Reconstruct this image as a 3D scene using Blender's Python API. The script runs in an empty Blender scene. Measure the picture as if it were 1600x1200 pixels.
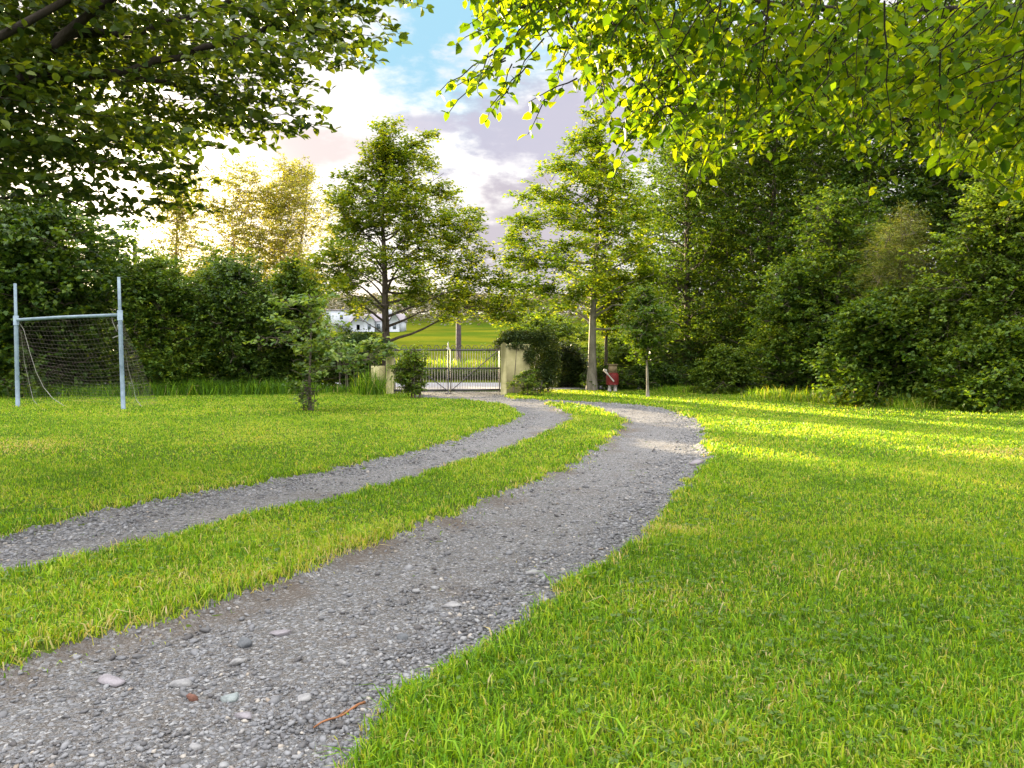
import bpy, math, random
import numpy as np
from mathutils import Vector
rng = np.random.default_rng(7); random.seed(7)
S = bpy.context.scene; COL = S.collection
R = math.radians
# ------------------------------------------------------------------ camera
EXPO = 3.0
CAMH, F, PITCH = 1.3, 1200.0, math.atan(50 / 1200)
cd = bpy.data.cameras.new('camera'); cam = bpy.data.objects.new('camera', cd); COL.objects.link(cam)
cd.sensor_width = 36; cd.lens = 27; cd.clip_start = .05; cd.clip_end = 3000
cam.location = (0, 0, CAMH); cam.rotation_euler = (R(90) - PITCH, 0, 0); S.camera = cam
S.view_settings.view_transform = 'Standard'; S.view_settings.look = 'None'
S.view_settings.exposure = EXPO; S.view_settings.gamma = 1.0
S.cycles.max_bounces = 7; S.cycles.diffuse_bounces = 3; S.cycles.transmission_bounces = 5
S.cycles.glossy_bounces = 2; S.cycles.volume_bounces = 0
try: S.cycles.use_denoising = True
except Exception: pass

def ray(px, py):
    cx, cy = (px - 800) / F, (600 - py) / F
    c, s = math.cos(PITCH), math.sin(PITCH)
    return np.array([cx, c + s * cy, -s + c * cy])
def at(px, py, d):              # world point seen at a photo pixel, d metres ahead
    r = ray(px, py); return np.array([0, 0, CAMH]) + r * (d / r[1])
def gp(px, py):                 # point of the flat ground seen at a pixel
    r = ray(px, py); return (r * (CAMH / -r[2]))[:2]

# ------------------------------------------------------------------ sun and sky
SUN_AZ, SUN_EL = -29.0, 7.7     # degrees left of straight ahead, above the horizon
sdir = Vector((math.sin(R(SUN_AZ)) * math.cos(R(SUN_EL)), math.cos(R(SUN_AZ)) * math.cos(R(SUN_EL)), math.sin(R(SUN_EL))))
sl = bpy.data.lights.new('sun', 'SUN'); sl.energy = 5.0; sl.angle = R(.6); sl.color = (1, .80, .50)
so = bpy.data.objects.new('sun', sl); COL.objects.link(so); so.rotation_euler = sdir.to_track_quat('Z', 'Y').to_euler()

class NB:                       # tiny node-building helper
    def __init__(s, nt): s.nt = nt; s.N = nt.nodes; s.L = nt.links
    def put(s, sock, v):
        if isinstance(v, bpy.types.NodeSocket): s.L.new(v, sock)
        elif isinstance(v, (tuple, list)) and len(v) == 3 and sock.type == 'RGBA': sock.default_value = (*v, 1)
        else: sock.default_value = v
    def m(s, op, a, b=None, c=None):
        n = s.N.new('ShaderNodeMath'); n.operation = op; s.put(n.inputs[0], a)
        if b is not None: s.put(n.inputs[1], b)
        if c is not None: s.put(n.inputs[2], c)
        return n.outputs[0]
    def mix(s, f, a, b, t='MIX'):
        n = s.N.new('ShaderNodeMix'); n.data_type = 'RGBA'; n.blend_type = t
        s.put(n.inputs[0], f); s.put(n.inputs[6], a); s.put(n.inputs[7], b); return n.outputs[2]
    def mr(s, v, a, b, c=0., d=1., smooth=True):
        n = s.N.new('ShaderNodeMapRange'); n.interpolation_type = 'SMOOTHSTEP' if smooth else 'LINEAR'
        for i, x in enumerate((v, a, b, c, d)): s.put(n.inputs[i], x)
        return n.outputs[0]
    def noise(s, vec, scale, detail=4, rough=.55):
        n = s.N.new('ShaderNodeTexNoise'); n.inputs['Scale'].default_value = scale
        n.inputs['Detail'].default_value = detail; n.inputs['Roughness'].default_value = rough
        if vec is not None: s.L.new(vec, n.inputs['Vector'])
        return n.outputs[0]
    def ramp(s, f, stops):
        n = s.N.new('ShaderNodeValToRGB'); e = n.color_ramp.elements
        while len(e) < len(stops): e.new(.5)
        for k, (p, c) in zip(e, stops): k.position = p; k.color = (*c, 1)
        s.put(n.inputs[0], f); return n.outputs[0]

w = bpy.data.worlds.new('World'); S.world = w; w.use_nodes = True
b = NB(w.node_tree); b.N.clear()
out = b.N.new('ShaderNodeOutputWorld'); bg = b.N.new('ShaderNodeBackground'); b.L.new(bg.outputs[0], out.inputs[0])
SKY = .12; bg.inputs[1].default_value = SKY
sk = b.N.new('ShaderNodeTexSky'); sk.sky_type = 'NISHITA'; sk.sun_disc = False
sk.sun_elevation = R(SUN_EL); sk.sun_rotation = R(SUN_AZ); sk.air_density = 1; sk.dust_density = 1.5; sk.ozone_density = 1.5
tc = b.N.new('ShaderNodeTexCoord'); sp = b.N.new('ShaderNodeSeparateXYZ'); b.L.new(tc.outputs['Generated'], sp.inputs[0])
az = b.m('MULTIPLY', b.m('ARCTAN2', sp.outputs[0], sp.outputs[1]), 57.2958)
el = b.m('MULTIPLY', b.m('ARCSINE', sp.outputs[2]), 57.2958)
cv = b.N.new('ShaderNodeCombineXYZ'); b.L.new(az, cv.inputs[0]); b.L.new(b.m('MULTIPLY', el, 2.2), cv.inputs[1])
nz = b.noise(cv.outputs[0], .16, 7, .62); nz2 = b.noise(cv.outputs[0], .45, 5, .6)
def blob(a0, e0, sa, se, amp=1.0, namp=2.6):
    x = b.m('DIVIDE', b.m('SUBTRACT', az, a0), sa); y = b.m('DIVIDE', b.m('SUBTRACT', el, e0), se)
    r = b.m('SQRT', b.m('ADD', b.m('MULTIPLY', x, x), b.m('MULTIPLY', y, y)))
    r = b.m('ADD', r, b.m('MULTIPLY', b.m('SUBTRACT', nz, .5), namp))
    r = b.m('ADD', r, b.m('MULTIPLY', b.m('SUBTRACT', nz2, .5), namp * .45))
    return b.mr(r, 1.25, .45, 0, amp)
K = 1 / (SKY * 2 ** EXPO)             # node value that shows as 1.0 at this strength and exposure
def kc(r, g, bl): return (r * K, g * K, bl * K)
c = b.mix(.97, sk.outputs[0], kc(1.12, 1.08, 1.06))                 # thin bright overcast veil over the clear sky
c = b.mix(b.mr(nz, .50, .68, 0, .35), c, kc(.86, .82, .86))
c = b.mix(blob(-3, 23.5, 9, 8, .95, 2.0), c, kc(.40, .75, .96))     # blue opening
c = b.mix(blob(14, 30, 14, 9, .8, 2.0), c, kc(.34, .70, .98))
c = b.mix(blob(-1.5, 20.5, 3.5, 1.6, .7, 3.2), c, kc(1.1, 1.06, 1.06))
c = b.mix(blob(4.0, 16.0, 8.5, 4.2, .95), c, kc(.64, .62, .75))     # mauve bank
c = b.mix(blob(2.5, 8.5, 8.0, 4.6, .92), c, kc(.64, .58, .65))
c = b.mix(blob(-6.2, 16.2, 3.2, .9, .85, 2.0), c, kc(.66, .63, .76))
c = b.mix(blob(-16.5, 14.2, 8.0, 1.6, .8, 2.0), c, kc(.90, .76, .75))
c = b.mix(blob(-21, 17, 5, 1.6, .6, 2.0), c, kc(.80, .72, .82))
hi = b.mr(el, 28, 50, 1, 5.2)                                       # sky gain added higher up, outside the frame, to light the lawn
behind = b.mr(b.m('ABSOLUTE', az), 48, 105, 1, 2.7)  # added sky gain to the sides and rear, brightening fronts that face the camera
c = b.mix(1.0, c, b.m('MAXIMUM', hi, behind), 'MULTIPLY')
dp = b.N.new('ShaderNodeVectorMath'); dp.operation = 'DOT_PRODUCT'; b.L.new(tc.outputs['Generated'], dp.inputs[0]); dp.inputs[1].default_value = sdir
gl = b.mr(dp.outputs['Value'], .955, 1.0)
gl2 = b.m('POWER', gl, 2.5)
gn = b.mix(gl2, (0, 0, 0), kc(2.6, 2.2, 1.6))
c = b.mix(1.0, c, gn, 'ADD')
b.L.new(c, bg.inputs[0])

# ------------------------------------------------------------------ mesh and object helpers
class Geo:
    def __init__(s): s.v = []; s.f = {3: [], 4: []}; s.t = {3: [], 4: []}; s.n = 0
    def add(s, verts, faces, tint=None):
        verts = np.asarray(verts, float).reshape(-1, 3); faces = np.asarray(faces, int)
        k = faces.shape[1]; s.v.append(verts); s.f[k].append(faces + s.n); s.n += len(verts)
        s.t[k].append(np.full(len(faces), .5) if tint is None else np.broadcast_to(np.asarray(tint, float), (len(faces),)))
        return s.n - len(verts)
    def more(s, faces, off, tint=None):
        faces = np.asarray(faces, int); k = faces.shape[1]; s.f[k].append(faces + off)
        s.t[k].append(np.full(len(faces), .5) if tint is None else np.broadcast_to(np.asarray(tint, float), (len(faces),)))
    def build(s, name, mat, parent=None, smooth=False, loc=None):
        v = np.concatenate(s.v).astype(np.float32)
        if loc is not None: v = v - np.asarray(loc, np.float32)
        q = np.concatenate(s.f[4]) if s.f[4] else np.zeros((0, 4), int)
        t = np.concatenate(s.f[3]) if s.f[3] else np.zeros((0, 3), int)
        tt = np.concatenate(s.t[4] + s.t[3]).astype(np.float32)
        me = bpy.data.meshes.new(name); me.vertices.add(len(v)); me.vertices.foreach_set('co', v.ravel())
        nl = q.size + t.size; me.loops.add(nl)
        me.loops.foreach_set('vertex_index', np.concatenate([q.ravel(), t.ravel()]).astype(np.int32))
        me.polygons.add(len(q) + len(t))
        st = np.concatenate([np.arange(len(q)) * 4, q.size + np.arange(len(t)) * 3]).astype(np.int32)
        me.polygons.foreach_set('loop_start', st)
        a = me.attributes.new('tint', 'FLOAT', 'FACE'); a.data.foreach_set('value', tt)
        me.update(calc_edges=True)
        if smooth: me.polygons.foreach_set('use_smooth', np.ones(len(me.polygons), bool))
        me.materials.append(mat)
        o = bpy.data.objects.new(name, me); COL.objects.link(o)
        if parent is not None: o.parent = parent
        return o
def tag(o, label=None, cat=None, group=None, kind=None):
    if label: o['label'] = label
    if cat: o['category'] = cat
    if group: o['group'] = group
    if kind: o['kind'] = kind
    return o
def empty(name, loc, label, cat, group=None):
    o = bpy.data.objects.new(name, None); COL.objects.link(o); o.location = tuple(loc); o.empty_display_size = .2
    return tag(o, label, cat, group)
def norm(a): return a / np.maximum(np.linalg.norm(a, axis=-1, keepdims=True), 1e-9)
def tube(g, pts, rad, sides=6, tint=.5, cap=True):
    P = np.asarray(pts, float); n = len(P); rad = np.broadcast_to(np.asarray(rad, float), (n,))
    T = norm(np.gradient(P, axis=0)); ref = np.array([0, 0, 1.]) if abs(T[0][2]) < .9 else np.array([1., 0, 0])
    A = norm(np.cross(T, ref)); B = np.cross(T, A)
    th = np.linspace(0, 2 * math.pi, sides, endpoint=False)
    V = P[:, None] + rad[:, None, None] * (A[:, None] * np.cos(th)[None, :, None] + B[:, None] * np.sin(th)[None, :, None])
    i = np.arange(n - 1)[:, None] * sides; j = np.arange(sides)[None]; k = (j + 1) % sides
    q = np.stack([i + j, i + k, i + sides + k, i + sides + j], -1).reshape(-1, 4)
    o = g.add(V.reshape(-1, 3), q, tint)
    if cap and sides > 2:
        for e in (0, (n - 1) * sides):
            for a in range(1, sides - 1): g.more([[e, e + a, e + a + 1]], o, tint)
def box(g, c, s, rz=0., tint=.5, bevel=0.):
    c = np.asarray(c, float); h = np.asarray(s, float) / 2; u, v_ = math.cos(rz), math.sin(rz)
    V = np.array([[x, y, z] for z in (-1, 1) for y in (-1, 1) for x in (-1, 1)]) * h
    V = np.stack([V[:, 0] * u - V[:, 1] * v_, V[:, 0] * v_ + V[:, 1] * u, V[:, 2]], 1) + c
    g.add(V, [[0, 2, 3, 1], [4, 5, 7, 6], [0, 1, 5, 4], [2, 6, 7, 3], [0, 4, 6, 2], [1, 3, 7, 5]], tint)
def prism(g, poly, y0, y1, tint=.5):      # poly in xz, extruded along y
    n = len(poly); V = [(x, y0, z) for x, z in poly] + [(x, y1, z) for x, z in poly]
    o = g.add(V, [[i, (i + 1) % n, n + (i + 1) % n, n + i] for i in range(n)], tint)
    for i in range(1, n - 1): g.more([[0, i, i + 1], [n, n + i + 1, n + i]], o, tint)

_lat = rng.random((256, 256))
def vnoise(x, y):
    xi = np.floor(x).astype(int); yi = np.floor(y).astype(int); fx = x - xi; fy = y - yi
    fx = fx * fx * (3 - 2 * fx); fy = fy * fy * (3 - 2 * fy); L = _lat; a, c_ = xi % 256, yi % 256; a1, c1 = (xi + 1) % 256, (yi + 1) % 256
    return (L[a, c_] * (1 - fx) + L[a1, c_] * fx) * (1 - fy) + (L[a, c1] * (1 - fx) + L[a1, c1] * fx) * fy
def fbm(x, y, o=3): return sum(vnoise(x * 2 ** i + 17 * i, y * 2 ** i + 5 * i) / 2 ** i for i in range(o)) / sum(1 / 2 ** i for i in range(o))

# ------------------------------------------------------------------ materials
def new_mat(name):
    m = bpy.data.materials.new(name); m.use_nodes = True; n = NB(m.node_tree); n.N.clear()
    o = n.N.new('ShaderNodeOutputMaterial'); p = n.N.new('ShaderNodeBsdfPrincipled'); n.L.new(p.outputs[0], o.inputs[0])
    return m, n, p, o
def attr(n, name='tint'):
    a = n.N.new('ShaderNodeAttribute'); a.attribute_name = name; return a.outputs['Fac']
def leaf_mat(name, dark, mid, light, trans=.45, tcol=(1.5, 1.25, .3), rough=.5, spec=.2):
    m, n, p, o = new_mat(name)
    c = n.ramp(attr(n), [(0, dark), (.5, mid), (1, light)])
    n.L.new(c, p.inputs['Base Color']); p.inputs['Roughness'].default_value = rough; p.inputs['Specular IOR Level'].default_value = spec
    t = n.N.new('ShaderNodeBsdfTranslucent'); n.L.new(n.mix(1, c, tcol, 'MULTIPLY'), t.inputs[0])
    ms = n.N.new('ShaderNodeMixShader'); ms.inputs[0].default_value = trans
    n.L.new(p.outputs[0], ms.inputs[1]); n.L.new(t.outputs[0], ms.inputs[2]); n.L.new(ms.outputs[0], o.inputs[0]); return m
def rough_mat(name, a, b_, scale=8, rough=.85, bump=.3, spec=.2, stretch=None, metal=0.):
    m, n, p, o = new_mat(name); t = n.N.new('ShaderNodeTexCoord'); v = t.outputs['Object']
    if stretch:
        mp = n.N.new('ShaderNodeMapping'); mp.inputs['Scale'].default_value = stretch; n.L.new(v, mp.inputs[0]); v = mp.outputs[0]
    f = n.noise(v, scale, 6, .65)
    n.L.new(n.ramp(f, [(.32, a), (.68, b_)]), p.inputs['Base Color'])
    p.inputs['Roughness'].default_value = rough; p.inputs['Specular IOR Level'].default_value = spec; p.inputs['Metallic'].default_value = metal
    if bump:
        bu = n.N.new('ShaderNodeBump'); bu.inputs['Strength'].default_value = bump; bu.inputs['Distance'].default_value = .02
        n.L.new(n.noise(v, scale * 4, 4, .7), bu.inputs['Height']); n.L.new(bu.outputs[0], p.inputs['Normal'])
    return m
M = {}
M['bark'] = rough_mat('bark', (.035, .027, .02), (.12, .10, .078), 9, .9, .8, stretch=(1, 1, .25))
M['bark_dark'] = rough_mat('dark_bark', (.010, .008, .006), (.035, .028, .02), 9, .9, .8, stretch=(1, 1, .25))
M['bark_pale'] = rough_mat('pale_bark', (.10, .09, .07), (.26, .24, .19), 7, .85, .5, stretch=(1, 1, .4))
M['bark_gold'] = rough_mat('birch_bark', (.22, .15, .07), (.42, .32, .18), 7, .85, .3)
M['oak'] = leaf_mat('oak_leaves', (.05, .10, .012), (.12, .195, .02), (.24, .28, .025), .58)
M['oak2'] = leaf_mat('beech_leaves', (.05, .11, .012), (.12, .215, .018), (.24, .29, .025), .58)
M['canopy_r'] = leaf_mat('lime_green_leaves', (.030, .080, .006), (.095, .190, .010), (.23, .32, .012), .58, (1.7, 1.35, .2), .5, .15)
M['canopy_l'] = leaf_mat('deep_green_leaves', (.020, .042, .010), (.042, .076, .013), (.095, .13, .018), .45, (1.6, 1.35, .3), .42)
M['dark'] = leaf_mat('dark_hedge_leaves', (.018, .044, .010), (.042, .088, .014), (.095, .15, .018), .4, (1.4, 1.25, .3))
M['mid'] = leaf_mat('mid_hedge_leaves', (.028, .066, .011), (.065, .125, .015), (.13, .185, .02), .45, (1.4, 1.25, .3))
M['light'] = leaf_mat('light_hedge_leaves', (.045, .09, .012), (.09, .155, .018), (.16, .21, .025), .45, (1.35, 1.25, .3))
M['sapling'] = leaf_mat('young_oak_leaves', (.05, .10, .025), (.10, .175, .04), (.18, .24, .05), .45, (1.3, 1.2, .4))
M['blue'] = leaf_mat('blue_green_leaves', (.03, .07, .028), (.055, .11, .045), (.10, .16, .06), .35)
M['birch'] = leaf_mat('birch_leaves', (.11, .13, .025), (.20, .225, .035), (.31, .33, .06), .6, (1.4, 1.15, .5))
M['ivy'] = leaf_mat('ivy_leaves', (.014, .030, .010), (.032, .058, .014), (.10, .14, .02), .3, spec=.4)
M['pine'] = leaf_mat('pine_needles', (.07, .115, .03), (.15, .20, .055), (.28, .29, .09), .35)
M['wood_far'] = leaf_mat('far_wood_leaves', (.07, .07, .045), (.11, .11, .07), (.16, .15, .09), .3, (1.1, 1, .7))
def grass_mat():
    m, n, p, o = new_mat('grass_blades')
    c = n.ramp(attr(n), [(0, (.042, .105, .008)), (.35, (.10, .235, .010)), (.65, (.20, .36, .014)), (.85, (.34, .44, .03)), (.93, (.36, .33, .12)), (1, (.50, .42, .24))])
    n.L.new(c, p.inputs['Base Color']); p.inputs['Roughness'].default_value = .5; p.inputs['Specular IOR Level'].default_value = .18
    t = n.N.new('ShaderNodeBsdfTranslucent'); n.L.new(n.mix(1, c, (1.5, 1.2, .3), 'MULTIPLY'), t.inputs[0])
    ms = n.N.new('ShaderNodeMixShader'); ms.inputs[0].default_value = .45
    n.L.new(p.outputs[0], ms.inputs[1]); n.L.new(t.outputs[0], ms.inputs[2]); n.L.new(ms.outputs[0], o.inputs[0]); return m
M['grass'] = grass_mat()
def ground_mat():
    m, n, p, o = new_mat('turf_and_field'); t = n.N.new('ShaderNodeTexCoord'); g = n.N.new('ShaderNodeNewGeometry')
    s_ = n.N.new('ShaderNodeSeparateXYZ'); n.L.new(g.outputs['Position'], s_.inputs[0])
    f = n.noise(g.outputs['Position'], 1.2, 5, .6); f2 = n.noise(g.outputs['Position'], 35, 4, .7)
    lawn = n.mix(f, (.055, .10, .014), (.095, .145, .02)); lawn = n.mix(n.mr(f2, .35, .7), n.mix(.5, lawn, (.05, .045, .02)), lawn)
    ff = n.noise(g.outputs['Position'], .06, 5, .6)
    field = n.mix(n.mr(ff, .35, .65), (.04, .068, .006), (.088, .095, .008))
    n.L.new(n.mix(n.mr(s_.outputs[1], 30, 33), lawn, field), p.inputs['Base Color'])
    p.inputs['Roughness'].default_value = 1; p.inputs['Specular IOR Level'].default_value = 0
    bu = n.N.new('ShaderNodeBump'); bu.inputs['Distance'].default_value = .03; n.L.new(f2, bu.inputs['Height']); n.L.new(bu.outputs[0], p.inputs['Normal']); return m
M['ground'] = ground_mat()
def gravel_ground_mat():
    m, n, p, o = new_mat('compacted_gravel'); g = n.N.new('ShaderNodeNewGeometry'); P = g.outputs['Position']
    def vor(sc):
        v = n.N.new('ShaderNodeTexVoronoi'); v.inputs['Scale'].default_value = sc; n.L.new(P, v.inputs['Vector']); return v
    v1, v2 = vor(75), vor(190)
    s1 = n.N.new('ShaderNodeSeparateColor'); n.L.new(v1.outputs['Color'], s1.inputs[0])
    s2 = n.N.new('ShaderNodeSeparateColor'); n.L.new(v2.outputs['Color'], s2.inputs[0])
    st = n.ramp(s1.outputs[0], [(0, (.07, .07, .07)), (.4, (.105, .107, .112)), (.8, (.175, .182, .195)), (1, (.28, .28, .28))])
    fi = n.ramp(s2.outputs[0], [(0, (.055, .048, .042)), (.5, (.095, .088, .082)), (1, (.18, .178, .176))])
    big = n.noise(P, 1.6, 5, .6)
    c = n.mix(n.mr(s1.outputs[1], .45, .5), fi, st)
    dirt = n.mix(n.noise(P, 60, 3), (.05, .036, .026), (.11, .086, .064))
    c = n.mix(n.mr(n.m('ADD', big, n.m('MULTIPLY', attr(n), .55)), .62, .95, 0, .85), c, dirt)
    n.L.new(c, p.inputs['Base Color']); p.inputs['Roughness'].default_value = .85; p.inputs['Specular IOR Level'].default_value = .25
    bu = n.N.new('ShaderNodeBump'); bu.inputs['Strength'].default_value = .9; bu.inputs['Distance'].default_value = .012
    h = n.m('ADD', n.m('MULTIPLY', v1.outputs['Distance'], -1.0), n.m('MULTIPLY', v2.outputs['Distance'], -.5))
    n.L.new(h, bu.inputs['Height']); n.L.new(bu.outputs[0], p.inputs['Normal']); return m
M['gravel_bed'] = gravel_ground_mat()
def stones_mat():
    m, n, p, o = new_mat('crushed_stone'); g = n.N.new('ShaderNodeNewGeometry')
    c = n.ramp(attr(n), [(0, (.05, .05, .055)), (.3, (.088, .094, .105)), (.6, (.145, .153, .17)), (.85, (.235, .243, .255)), (.93, (.20, .165, .13)), (1, (.44, .44, .42))])
    f = n.noise(g.outputs['Position'], 90, 4, .7); c = n.mix(n.mr(f, .3, .7, 0, .35), c, (.12, .105, .09))
    n.L.new(c, p.inputs['Base Color']); p.inputs['Roughness'].default_value = .7; p.inputs['Specular IOR Level'].default_value = .3; return m
M['stones'] = stones_mat()
M['road'] = rough_mat('pale_asphalt', (.19, .19, .21), (.25, .25, .275), 6, .9, .2)
M['render'] = rough_mat('cream_render', (.24, .225, .10), (.37, .34, .18), 3.5, .9, .4)
M['iron'] = rough_mat('black_iron', (.020, .020, .026), (.045, .04, .045), 20, .5, .1, .5)
M['iron_grey'] = rough_mat('weathered_bar', (.14, .12, .10), (.26, .23, .19), 20, .6, .1, .4)
M['pipe'] = rough_mat('pale_blue_paint', (.085, .13, .165), (.16, .225, .27), 6, .5, .12, .4)
M['net'] = rough_mat('net_cord', (.13, .12, .10), (.20, .18, .15), 30, .9, 0)
M['rope'] = rough_mat('pale_rope', (.20, .20, .18), (.32, .32, .28), 30, .9, 0)
M['pole'] = rough_mat('creosoted_wood', (.022, .016, .018), (.055, .04, .04), 8, .8, .3)
M['white'] = rough_mat('white_render', (.30, .33, .37), (.38, .41, .45), 2, .9, 0)
M['slate'] = rough_mat('grey_slate', (.13, .12, .14), (.21, .19, .20), 2, .7, 0)
M['window'] = rough_mat('dark_window', (.05, .07, .09), (.09, .11, .13), 2, .2, 0, .5)
M['red'] = rough_mat('faded_red_paint', (.09, .010, .010), (.16, .018, .016), 12, .6, .2)
M['tan'] = rough_mat('tan_wood', (.12, .09, .05), (.22, .17, .10), 12, .8, .3)
M['palepaint'] = rough_mat('pale_arm', (.26, .25, .23), (.40, .38, .34), 12, .7, .1)
M['twig'] = rough_mat('brown_twig', (.16, .075, .035), (.30, .13, .06), 20, .8, .2)
def stone_mat(name, a, b_): return rough_mat(name, a, b_, 22, .75, .5, .3)

# ------------------------------------------------------------------ driveway outline (photo pixels -> ground)
RT_R = [(545,1205),(600,1122),(660,1085),(700,1045),(740,1020),(800,975),(850,940),(905,903),(930,880),(965,868),(1010,832),(1045,790),(1065,765),(1095,728),(1103,700),(1098,675),(1085,657),(1060,645),(1030,638),(980,632.5),(930,630),(880,627.5),(800,624.5),(785,621)]
GATE = [(782,613.2),(665,617.5),(640,619.5),(655,623.5),(700,625.5),(745,628.5)]
LL = [(760,630.5),(792,634),(807,640),(815,650),(800,662),(750,677),(700,691),(650,706),(600,718),(550,730),(475,742),(400,758),(300,776),(200,793),(100,817),(0,842),(-120,872),(-300,925)]
LL2 = [(-500,1150),(-500,1300),(545,1300)]
STRIP = [(855,631),(900,633.5),(932,637),(950,643),(970,652),(982,664),(970,675),(948,697),(900,727),(850,748),(800,772),(700,812),(600,852),(525,882),(400,928),(300,962),(200,988),(100,1014),(0,1058),(-150,1130),(-400,1250),(-420,1080),(-250,980),(-120,935),(0,902),(100,880),(200,856),(300,832),(400,804),(500,789),(575,766),(650,747),(750,715),(815,691),(865,671),(889,658),(893,650),(880,641),(858,635)]
def wp(l): return np.array([gp(*p) for p in l])
ar = []                                     # apron through the gate to the road
drive_poly = np.concatenate([wp(RT_R), np.array([[-.1, 25.8], [-4.2, 25.8]]), wp(GATE[1:]), wp(LL), wp(LL2)])
strip_poly = wp(STRIP)
def inside(P, poly):
    x, y = P[:, 0], P[:, 1]; r = np.zeros(len(P), bool); n = len(poly)
    for i in range(n):
        x1, y1 = poly[i]; x2, y2 = poly[(i + 1) % n]
        if y1 == y2: continue
        r ^= ((y1 > y) != (y2 > y)) & (x < (x2 - x1) * (y - y1) / (y2 - y1) + x1)
    return r
def edist(P, poly):
    d = np.full(len(P), 1e9); n = len(poly)
    for i in range(n):
        a, c_ = poly[i], poly[(i + 1) % n]; e = c_ - a; t = np.clip(((P - a) @ e) / max(e @ e, 1e-12), 0, 1)
        d = np.minimum(d, np.linalg.norm(P - a - t[:, None] * e, axis=1))
    return d
def sdf(P):                                 # >0 on lawn, <0 on gravel
    d1, d2 = edist(P, drive_poly), edist(P, strip_poly); g = inside(P, drive_poly) & ~inside(P, strip_poly)
    return np.where(g, -np.minimum(d1, d2), np.minimum(d1, d2))
def ragged(P, s): return s + (fbm(P[:, 0] * 5, P[:, 1] * 5) - .5) * .34 * np.clip(P[:, 1] / 9, .5, 1) + (fbm(P[:, 0] * 1.7, P[:, 1] * 1.7) - .5) * .16
SX0, SX1, SY0, SY1, SC = -16., 13., .6, 31., .06
gx, gy = np.arange(SX0, SX1, SC), np.arange(SY0, SY1, SC)
GX, GY = np.meshgrid(gx, gy); PP = np.stack([GX.ravel(), GY.ravel()], 1)
SD = ragged(PP, sdf(PP)).reshape(GX.shape)
def samp(P):
    i = np.clip((P[:, 0] - SX0) / SC, 0, len(gx) - 1.001); j = np.clip((P[:, 1] - SY0) / SC, 0, len(gy) - 1.001)
    ii, jj = i.astype(int), j.astype(int); u, v_ = i - ii, j - jj
    r = (SD[jj, ii] * (1 - u) + SD[jj, ii + 1] * u) * (1 - v_) + (SD[jj + 1, ii] * (1 - u) + SD[jj + 1, ii + 1] * u) * v_
    far = (P[:, 0] < SX0) | (P[:, 0] > SX1) | (P[:, 1] < SY0) | (P[:, 1] > SY1)
    return np.where(far & (P[:, 1] > 3), 5., r)
def sstep(x, a, b_): t = np.clip((x - a) / (b_ - a), 0, 1); return t * t * (3 - 2 * t)
def terrain(x, y):
    x = np.asarray(x, float); y = np.asarray(y, float)
    z = .05 * (fbm(x * .25, y * .25) - .5) * sstep(y, 2, 8) * (1 - sstep(y, 19, 24))
    z = z + .62 * np.exp(-((y - 33.2) / 1.0) ** 2)                       # roadside bank
    z = z + np.clip(y - 35, 0, 165) * .0405 + np.clip(y - 200, 0, 130) * .085 + np.clip(y - 330, 0, 900) * .012
    z = z + sstep(y, 60, 200) * 2.2 * (fbm(x * .018 + 3, y * .018) - .5)
    z = z + .15 * sstep(x, 7.5, 10.5) * (1 - sstep(y, 24, 30)) * sstep(y, 8, 14)
    return z
def hz(P):                                  # surface height incl. lawn step at the gravel edge
    s = samp(P); return terrain(P[:, 0], P[:, 1]) + np.where(s > -.02, .035 * sstep(s, -.02, .14), 0) - .03 * sstep(-s, -.02, .1)
def h1(x, y): return float(hz(np.array([[x, y]]))[0])

# ------------------------------------------------------------------ the setting
def grow(a, to, k=1.16):
    r, st = [a[-1]], a[-1] - a[-2]
    while r[-1] < to: st *= k; r.append(r[-1] + st)
    return r[1:]
xs = np.arange(-9, 9.01, .07); xs = np.concatenate([-np.array(grow(-xs[::-1], 1500))[::-1], xs, grow(xs, 1500)])
ys = np.arange(1.2, 27, .07); ys = np.concatenate([[-1500, -300, -60, -12, -3, 0, .6], ys, grow(ys, 2400, 1.05)])
gxx, gyy = np.meshgrid(xs, ys); P2 = np.stack([gxx.ravel(), gyy.ravel()], 1)
g = Geo(); nx, ny = len(xs), len(ys)
i = np.arange(ny - 1)[:, None] * nx; j = np.arange(nx - 1)[None]
g.add(np.column_stack([P2, hz(P2)]), np.stack([i + j, i + j + 1, i + nx + j + 1, i + nx + j], -1).reshape(-1, 4))
tag(g.build('ground', M['ground'], smooth=True), kind='structure')
# driveway sheet: cells of a fine grid where the mask is gravel
dx = np.arange(-9, 4.0, .06); dy = np.arange(.9, 25.75, .06); a_, b_ = np.meshgrid(dx, dy); PD = np.stack([a_.ravel(), b_.ravel()], 1)
sd = samp(PD); zd = hz(PD) + .004 + .012 * (fbm(PD[:, 0] * 6, PD[:, 1] * 6) - .5) * sstep(-sd, 0, .2)
n1 = len(dx); i = np.arange(len(dy) - 1)[:, None] * n1; j = np.arange(n1 - 1)[None]
q = np.stack([i + j, i + j + 1, i + n1 + j + 1, i + n1 + j], -1).reshape(-1, 4)
q = q[(sd[q] < .0).any(1)]
used, inv = np.unique(q, return_inverse=True)
ds = edist(PD[used], strip_poly); dv = .42 * np.exp(-(ds / .30) ** 2) + .2 * np.exp(-((ds - .7) / .5) ** 2)
g = Geo(); g.add(np.column_stack([PD[used], zd[used]]), inv.reshape(q.shape), np.clip(dv[inv.reshape(q.shape)].mean(1), 0, 1))
tag(g.build('driveway', M['gravel_bed'], smooth=True), kind='structure')
g = Geo(); rx = np.linspace(-90, 90, 61); V = []
for x in rx: V += [(x, 25.9, .004 + 0), (x, 31.2, .004)]
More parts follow.
